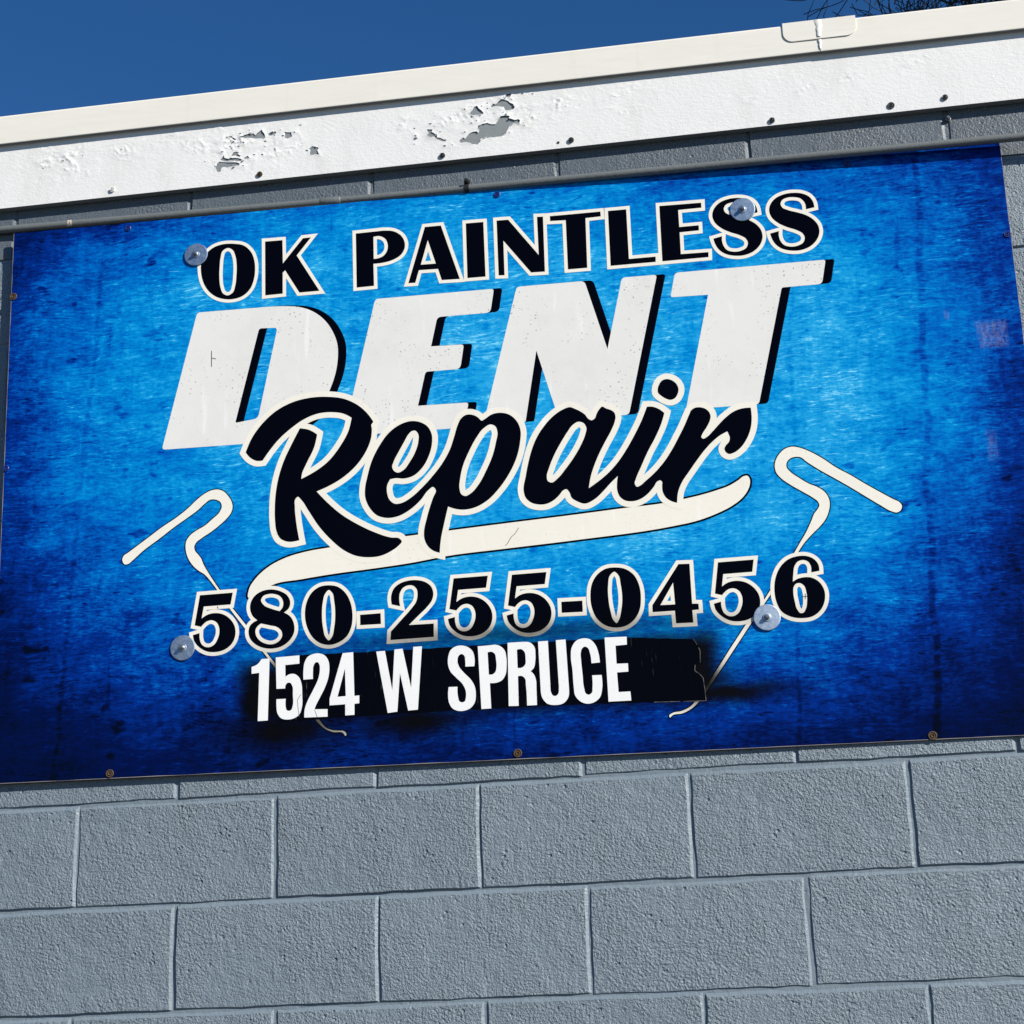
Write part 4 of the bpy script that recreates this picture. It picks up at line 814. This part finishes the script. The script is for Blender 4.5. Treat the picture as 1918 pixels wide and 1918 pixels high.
# bare chip where the pipe's paint has flaked off
m = MB(); c = Vector(pipe_at(-.8833)) - ploc; hr = random.Random(8)
for dx0, dx1, a0, a1 in ((-.006, .004, .5, 1.25), (-.005, -.001, 1.25, 2.0), (.001, .0055, 1.25, 2.1), (-.006, .0045, 2.1, 2.5)):
    vs_ = []
    for a in np.linspace(a0, a1, 4):
        for dx in (dx0, dx1):
            vs_.append((c.x + dx + hr.uniform(-.0006, .0006), c.y - .0089 * math.sin(a), c.z + .0089 * math.cos(a)))
    m.add(vs_, [(i*2, i*2+2, i*2+3, i*2+1) for i in range(3)])
m.build('bare_chip', M_CHIP, conduit)
# strap: a band over the pipe with a nailed ear above it
c = Vector(pipe_at(.0090)) - ploc
m = MB()
pr_ = []
for a in np.linspace(-.3, math.pi + .1, 12):
    pr_.append((-.0098 * math.sin(a), .0098 * math.cos(a)))
vs_ = []
for (y, z) in pr_:
    for dx in (-.0050, .0050): vs_.append((c.x + dx, c.y + y, c.z + z))
m.add(vs_, [(i*2, i*2+2, i*2+3, i*2+1) for i in range(11)])
m.box(c.x - .0058, c.x + .0058, c.y - .0040, c.y + .0040 + .002, c.z + .0085, c.z + .0195)
strap = m.build('strap', M_STRAP, conduit)
s = MB(); s.lathe_y(0, 0, [(.0046, 0), (.0048, -.010), (.0036, -.0125)], 10); o = s.build('nail', M_STRAP, strap); o.location = (c.x + .0005, c.y - .0042, c.z + .0135)

# ------------------------------------------------------------------ the sign
SM = Matrix(((0.99999128, -0.00417582, 0.00002734), (0.00417591, 0.99996985, -0.00654732), (0.0, 0.00654738, 0.99997857))).to_4x4()
SM.translation = Vector((0.05004, -0.00950, 2.14494))
sign = empty('shop_sign', label='large blue printed sign panel advertising paintless dent repair, screwed to grey block wall', cat='sign')
sign.matrix_world = SM
TL, TR, BR, BL = (-1.0615, 1.2345), (1.0660, 1.2090), (1.0650, -.0090), (-1.0490, .0140)
CU = [0, .07, .17, .31, .50, .68, .82, .92, 1.0]
CW = [0, .08, .16, .30, .50, .65, .80, .92, 1.0]
TONE = [[.16, .26, .40, .58, .64, .50, .42, .34, .22],
        [.24, .44, .58, .69, .73, .62, .56, .44, .30],
        [.28, .54, .68, .73, .76, .71, .70, .50, .33],
        [.33, .58, .70, .76, .78, .77, .80, .58, .34],
        [.31, .53, .64, .73, .80, .79, .80, .58, .28],
        [.20, .40, .54, .66, .79, .77, .69, .46, .18],
        [.10, .25, .39, .50, .62, .58, .45, .28, .12],
        [.05, .11, .19, .26, .32, .33, .27, .15, .07],
        [.03, .06, .11, .15, .18, .17, .13, .08, .04]]
def tone(u, w):
    def loc(A_, t):
        for i in range(len(A_) - 1):
            if t <= A_[i+1] or i == len(A_) - 2:
                k = max(0, min(1, (t - A_[i]) / (A_[i+1] - A_[i]))); return i, k * k * (3 - 2 * k) * .5 + k * .5
    i, a = loc(CU, u); j, b_ = loc(CW, w)
    return (TONE[j][i] * (1-a) + TONE[j][i+1] * a) * (1-b_) + (TONE[j+1][i] * (1-a) + TONE[j+1][i+1] * a) * b_
NX, NZ = 140, 80
pv, pf, pt = [], [], []
for j in range(NZ + 1):
    for i in range(NX + 1):
        u, w = i / NX, j / NZ
        x = (TL[0]*(1-u) + TR[0]*u)*(1-w) + (BL[0]*(1-u) + BR[0]*u)*w
        z = (TL[1]*(1-u) + TR[1]*u)*(1-w) + (BL[1]*(1-u) + BR[1]*u)*w
        pv.append((x, 0, z)); pt.append(tone(u, w))
for j in range(NZ):
    for i in range(NX):
        a = j * (NX+1) + i
        pf.append((a, a + NX + 1, a + NX + 2, a + 1))
TH = .0032
ring = [j * (NX+1) for j in range(NZ + 1)] + [NZ * (NX+1) + i for i in range(1, NX + 1)] + [j * (NX+1) + NX for j in range(NZ - 1, -1, -1)] + [i for i in range(NX - 1, 0, -1)]
nb = len(pv)
er = random.Random(2)
for r in ring:
    x, y, z = pv[r]; pv.append((x, TH, z)); pt.append(0)
nr = len(ring); nface = len(pf)
for k in range(nr): pf.append((ring[k], nb + k, nb + (k+1) % nr, ring[(k+1) % nr]))
pf.append(tuple(nb + k for k in range(nr))[::-1])
panel = mesh_obj('panel', pv, pf, M_PRINT, sign)
panel.data.materials.append(M_EDGE)
for k, p in enumerate(panel.data.polygons):
    if k >= nface: p.material_index = 1
at = panel.data.attributes.new('tone', 'FLOAT', 'POINT'); at.data.foreach_set('value', pt)
ed = MB()
for a, b, nx_, nz_ in ((TL, BL, 1, 0), (BL, BR, 0, 1), (TR, BR, -1, 0)):
    ns = 90; wv_ = []
    for k in range(ns + 1):
        u = k / ns
        x, z = a[0] + (b[0]-a[0])*u, a[1] + (b[1]-a[1])*u
        w_ = max(.0001, .0007 + .0010 * noise.noise(Vector((u * 34, a[0] * 3, b[1] * 5))))
        wv_ += [(x, -.00003, z), (x + nx_ * w_, -.00003, z + nz_ * w_)]
    ed.add(wv_, [(2*k, 2*k+1, 2*k+3, 2*k+2) for k in range(ns)])
ed.build('worn_edge', M_EDGE, sign)
# timber battens behind the panel, carrying it off the wall
inv = SM.inverted()
for bx in (-.95, -.30, .40, .98):
    m = MB(); yb = .00335
    zz = (.05, 1.15)
    vs_ = []
    for z in zz:
        for x in (bx - .02, bx + .02):
            w_ = SM @ Vector((x, yb, z)); back_y = inv @ Vector((w_.x, .0008, w_.z))
            vs_ += [(x, yb, z), tuple(back_y)]
    m.add(vs_, [(0, 2, 6, 4), (1, 5, 7, 3), (0, 4, 5, 1), (2, 3, 7, 6), (0, 1, 3, 2), (4, 6, 7, 5)])
    m.build('batten', M_TIMBER, sign)

LY = -.00006
def layer(k, i=0): return LY * k - .000012 * i
# DENT: white slab letters with a black drop shade to their right
off = Vector(((DENTOFF[1][0] - DENTOFF[0][0]) / 1000, 0.0))
for i, cs in enumerate(DENT):
    C, VT = glyph(cs)
    let = sheet('letter', VT, layer(3), M_WHITE, sign)
    C2 = [[q + off for q in c] for c in C]
    def inside(p, C=C):
        r = np.zeros(len(p), bool)
        for t in np.linspace(0, 1, 25):
            q = p - np.array([off.x, off.y]) * t
            s_ = wind(q, C[0]) != 0
            for h in C[1:]: s_ &= wind(q, h) == 0
            r |= s_
        return r
    ex_ = [(c[k], c[k] + off) for c in C for k in range(len(c))]
    sheet('letter_shade', fill(C + C2, inside, ex_), layer(1), M_BLACK, let)
# swoosh under the script, and the two bent rods
def outlined(name, c, w, k, mat=M_CREAM):
    C = [expand(c)]
    o = sheet(name, fill(C, lambda p: wind(p, C[0]) != 0), layer(k + 1), mat, sign)
    sheet('outline', border(C, w, 2.0), layer(k), M_BLACK, o)
outlined('swoosh', SWOOSH, .0040, 4)
for c in TOOLS: outlined('bent_rod', c, .0022, 4)
# script and the two lines of outlined letters
def outlined_letters(data, w, k, name, limit):
    for i, cs in enumerate(data):
        C, VT = glyph(cs)
        o = sheet(name, VT, layer(k + 2), M_BLACK, sign)
        sheet('letter_border', border(C, w, limit), layer(k, i % 4 + 1), M_CREAM, o)
outlined_letters(SCRIPT, .0120, 7, 'script_lettering', 2.2)
outlined_letters(TOP_LETTERS, .0074, 7, 'letter', 3.2)
outlined_letters(DIGITS, .0076, 7, 'digit', 3.2)
# black overspray, the black film patched over the old line, and the new address in white vinyl
SP = [Vector((a / 1000, b / 1000)) for a, b in SPRAY]
def spray_amount(x, z):
    def sbox(x0, x1, z0, z1, s):
        def e(v, a, b): 
            k = max(0, min(1, (v - a) / (b - a))); return k * k * (3 - 2 * k)
        return e(x, x0 - s, x0 + s*.4) * (1 - e(x, x1 - s*.4, x1 + s)) * e(z, z0 - s, z0 + s*.4) * (1 - e(z, z1 - s*.4, z1 + s))
    def blob(c, rx, rz, a):
        d = ((x - c.x) / rx) ** 2 + ((z - c.y) / rz) ** 2
        return a * math.exp(-d * 1.2)
    zt, zb = SP[1].y - .010, SP[2].y - .004
    v = sbox(SP[0].x + .012, SP[1].x - .005, zb + .010, zt - .010, .045) * .99
    v = max(v, blob(SP[4] + Vector((-.01, .01)), .14, .050, .97), blob(SP[5] + Vector((.02, 0)), .13, .034, .97), blob(SP[6] + Vector((-.01, .002)), .125, .020, .99), blob(SP[6] + Vector((-.05, .028)), .06, .034, .85), blob(SP[7] + Vector((.05, .002)), .46, .024, .50))
    return v
sx = np.arange(-.70, .66, .006); sz = np.arange(.0, .37, .006)
gv, ga, gf = [], [], []
for z in sz:
    for x in sx:
        gv.append((x, layer(11), z)); ga.append(spray_amount(x + .008 * noise.noise(Vector((x * 18, 0, z * 18))), z + .006 * noise.noise(Vector((x * 18, 5, z * 18)))))
nxs = len(sx)
for i in range(len(sz) - 1):
    for j in range(nxs - 1):
        q = (i*nxs+j, i*nxs+j+1, (i+1)*nxs+j+1, (i+1)*nxs+j)
        if max(ga[k] for k in q) > .015: gf.append(q)
spray = mesh_obj('overspray', gv, gf, M_SPRAY, sign)
at = spray.data.attributes.new('amount', 'FLOAT', 'POINT'); at.data.foreach_set('value', ga)
bmm = bmesh.new(); bmm.from_mesh(spray.data)
bmesh.ops.delete(bmm, geom=[v for v in bmm.verts if not v.link_faces], context='VERTS')
bmm.to_mesh(spray.data); bmm.free()
C = [expand(PATCH)]
C = [[p + Vector((noise.noise(Vector((p.x * 60, 0, p.y * 60))), noise.noise(Vector((p.x * 60, 9, p.y * 60))))) * .002 for a_, b_ in zip(C[0], C[0][1:] + C[0][:1]) for p in [a_.lerp(b_, s / max(1, int((b_ - a_).length / .012))) for s in range(max(1, int((b_ - a_).length / .012)))]]]
patch = sheet('cover_patch', fill(C, lambda p: wind(p, C[0]) != 0), layer(13), M_PATCH, sign)
for i, cs in enumerate(ADDRESS):
    C_, VT = glyph(cs)
    sheet('letter' if i > 3 else 'digit', VT, layer(15), M_VINYL, sign)
# cracks and registration marks
mk = MB()
for mk_ in MARKS:
    q = [Vector((a / 1000, b / 1000)) for a, b in mk_]
    for a, b in zip(q, q[1:]):
        d = (b - a).normalized(); nn = Vector((-d.y, d.x)) * .0005
        mk.add([(p.x, layer(16.5), p.y) for p in (a - nn, b - nn, b + nn, a + nn)], [(0, 1, 2, 3)])
mk.build('crack_marks', M_CRACK, sign, kind='stuff')
te = MB(); q = [Vector((a / 1000, b / 1000)) for a, b, _ in PATCH]
q = q[6:17]
hr = random.Random(4)
for a, b in zip(q, q[1:]):
    k = max(1, int((b - a).length / .006)); d = (b - a).normalized(); nn = Vector((-d.y, d.x))
    for s_ in range(k):
        if hr.random() < .12: continue
        p0, p1 = a.lerp(b, s_ / k), a.lerp(b, (s_ + 1) / k); w_ = nn * hr.uniform(.0002, .0006)
        te.add([(p.x, layer(14), p.y) for p in (p0 - w_, p1 - w_, p1 + w_, p0 + w_)], [(0, 1, 2, 3)])
te.build('torn_edge', M_TORN, patch, kind='stuff')
C = [expand(SCUFF)]
VT = fill(C, lambda p: wind(p, C[0]) != 0)
xs_ = [p.x for p in C[0]]; zs_ = [p.y for p in C[0]]
def scuff(x0, x1, z0, z1, a):
    nx_, nz_ = 14, 10
    v, am, f = [], [], []
    for j in range(nz_ + 1):
        for i in range(nx_ + 1):
            u, w = i / nx_, j / nz_
            v.append((x0 + (x1-x0)*u + .12*(x1-x0)*(1-w)*(1-u), layer(1), z0 + (z1-z0)*w)); am.append(a * min(1, 6*u, 6*(1-u), 5*w, 5*(1-w)))
    for j in range(nz_):
        for i in range(nx_):
            q = j*(nx_+1)+i; f.append((q, q+1, q+nx_+2, q+nx_+1))
    o = mesh_obj('scuff', v, f, M_SCUFF, sign)
    o.data.attributes.new('amount', 'FLOAT', 'POINT').data.foreach_set('value', am)
scuff(min(xs_), max(xs_), min(zs_), max(zs_), 1.0)
scuff(min(xs_) - .002, min(xs_) + .022, min(zs_) - .235, min(zs_) - .165, .45)
scuff(min(xs_) - .055, min(xs_) - .042, max(zs_) + .004, max(zs_) + .028, .6)
# fender washers with their screws, and the plain screws round the edge
wm = MB()
wm.lathe_y(0, 0, [(.0258, -.0002), (.0262, -.0010), (.0258, -.0022), (.0248, -.0026), (.0090, -.0030), (.0082, -.0044), (.0062, -.0048)], 40)
for i, (x, z) in enumerate(WASHERS):
    w = wm.build('washer', M_ZINC, sign, smooth=False) if i == 0 else link(bpy.data.objects.new('washer', w0.data), sign)
    if i == 0: w0 = w
    w.location = (x / 1000, -.0012, z / 1000)
    w.rotation_euler = ((.00, .02, -.01, .03)[i], (.3, 1.1, 2.0, .8)[i], (.02, -.02, .03, .0)[i])
    screw('screw', 0, -.0046, 0, w, M_STEEL, .0044, .0062, 1.25, i * .5)
rust = {3, 4, 5, 6}
for i, (x, z) in enumerate(SCREWS):
    if i in (6, 7): x += 3.0
    ring_screw('screw', x / 1000, -.0002, z / 1000, sign, M_RUSTY if i in rust else M_BLUESCREW, .0084 if i in rust else .0070, .0026)

# ------------------------------------------------------------------ bare winter tree behind the building
tree = empty('bare_tree', (5.25, 10.4, 0), label='bare leafless winter tree rising behind the roof edge', cat='tree')
tr = random.Random(21)
thick, thin = MB(), MB()
LEN = (12.5, 2.7, 1.5, .9, .5, .28)
NBR = (26, 6, 5, 5, 3)
def grow(p, d, L, r, lev):
    nseg = (9, 6, 5, 4, 3, 2)[lev]
    pts, rad, side = [p.copy()], [r], []
    q, dd = p.copy(), d.copy()
    for s in range(nseg):
        jit = Vector((tr.gauss(0, 1), tr.gauss(0, 1), tr.gauss(0, 1))) * (.05 if lev == 0 else .30)
        dd = (dd + jit + Vector((0, 0, (.03, .05, .02, -.04, -.07, -.10)[lev]))).normalized()
        q = q + dd * L / nseg
        pts.append(q.copy()); rad.append(max(.0048, r * (1 - .62 * (s + 1) / nseg)))
        side.append((q.copy(), dd.copy(), rad[-1]))
    (thick if lev < 3 else thin).tube(pts, rad, (10, 8, 6, 4, 3, 3)[lev], cap=False)
    if lev >= 5: return
    for k in range(NBR[lev]):
        i = tr.randrange(3 if lev == 0 else 0, nseg)
        b, bd, br = side[i]
        ax = bd.orthogonal().normalized(); ax.rotate(Matrix.Rotation(tr.uniform(0, 6.28), 3, bd))
        ang = math.radians(tr.uniform(35, 78) if lev == 0 else tr.uniform(25, 62))
        nd = (bd * math.cos(ang) + ax * math.sin(ang)).normalized()
        grow(b, nd, LEN[lev + 1] * tr.uniform(.7, 1.25), br * tr.uniform(.38, .58), lev + 1)
    if lev: grow(q, dd, LEN[lev + 1], rad[-1], lev + 1)
grow(Vector((0, 0, -.1)), Vector((-.02, 0, 1)), LEN[0], .26, 0)
thick.build('trunk', M_BARK, tree, smooth=True)
thin.build('crown', M_BARK, tree)
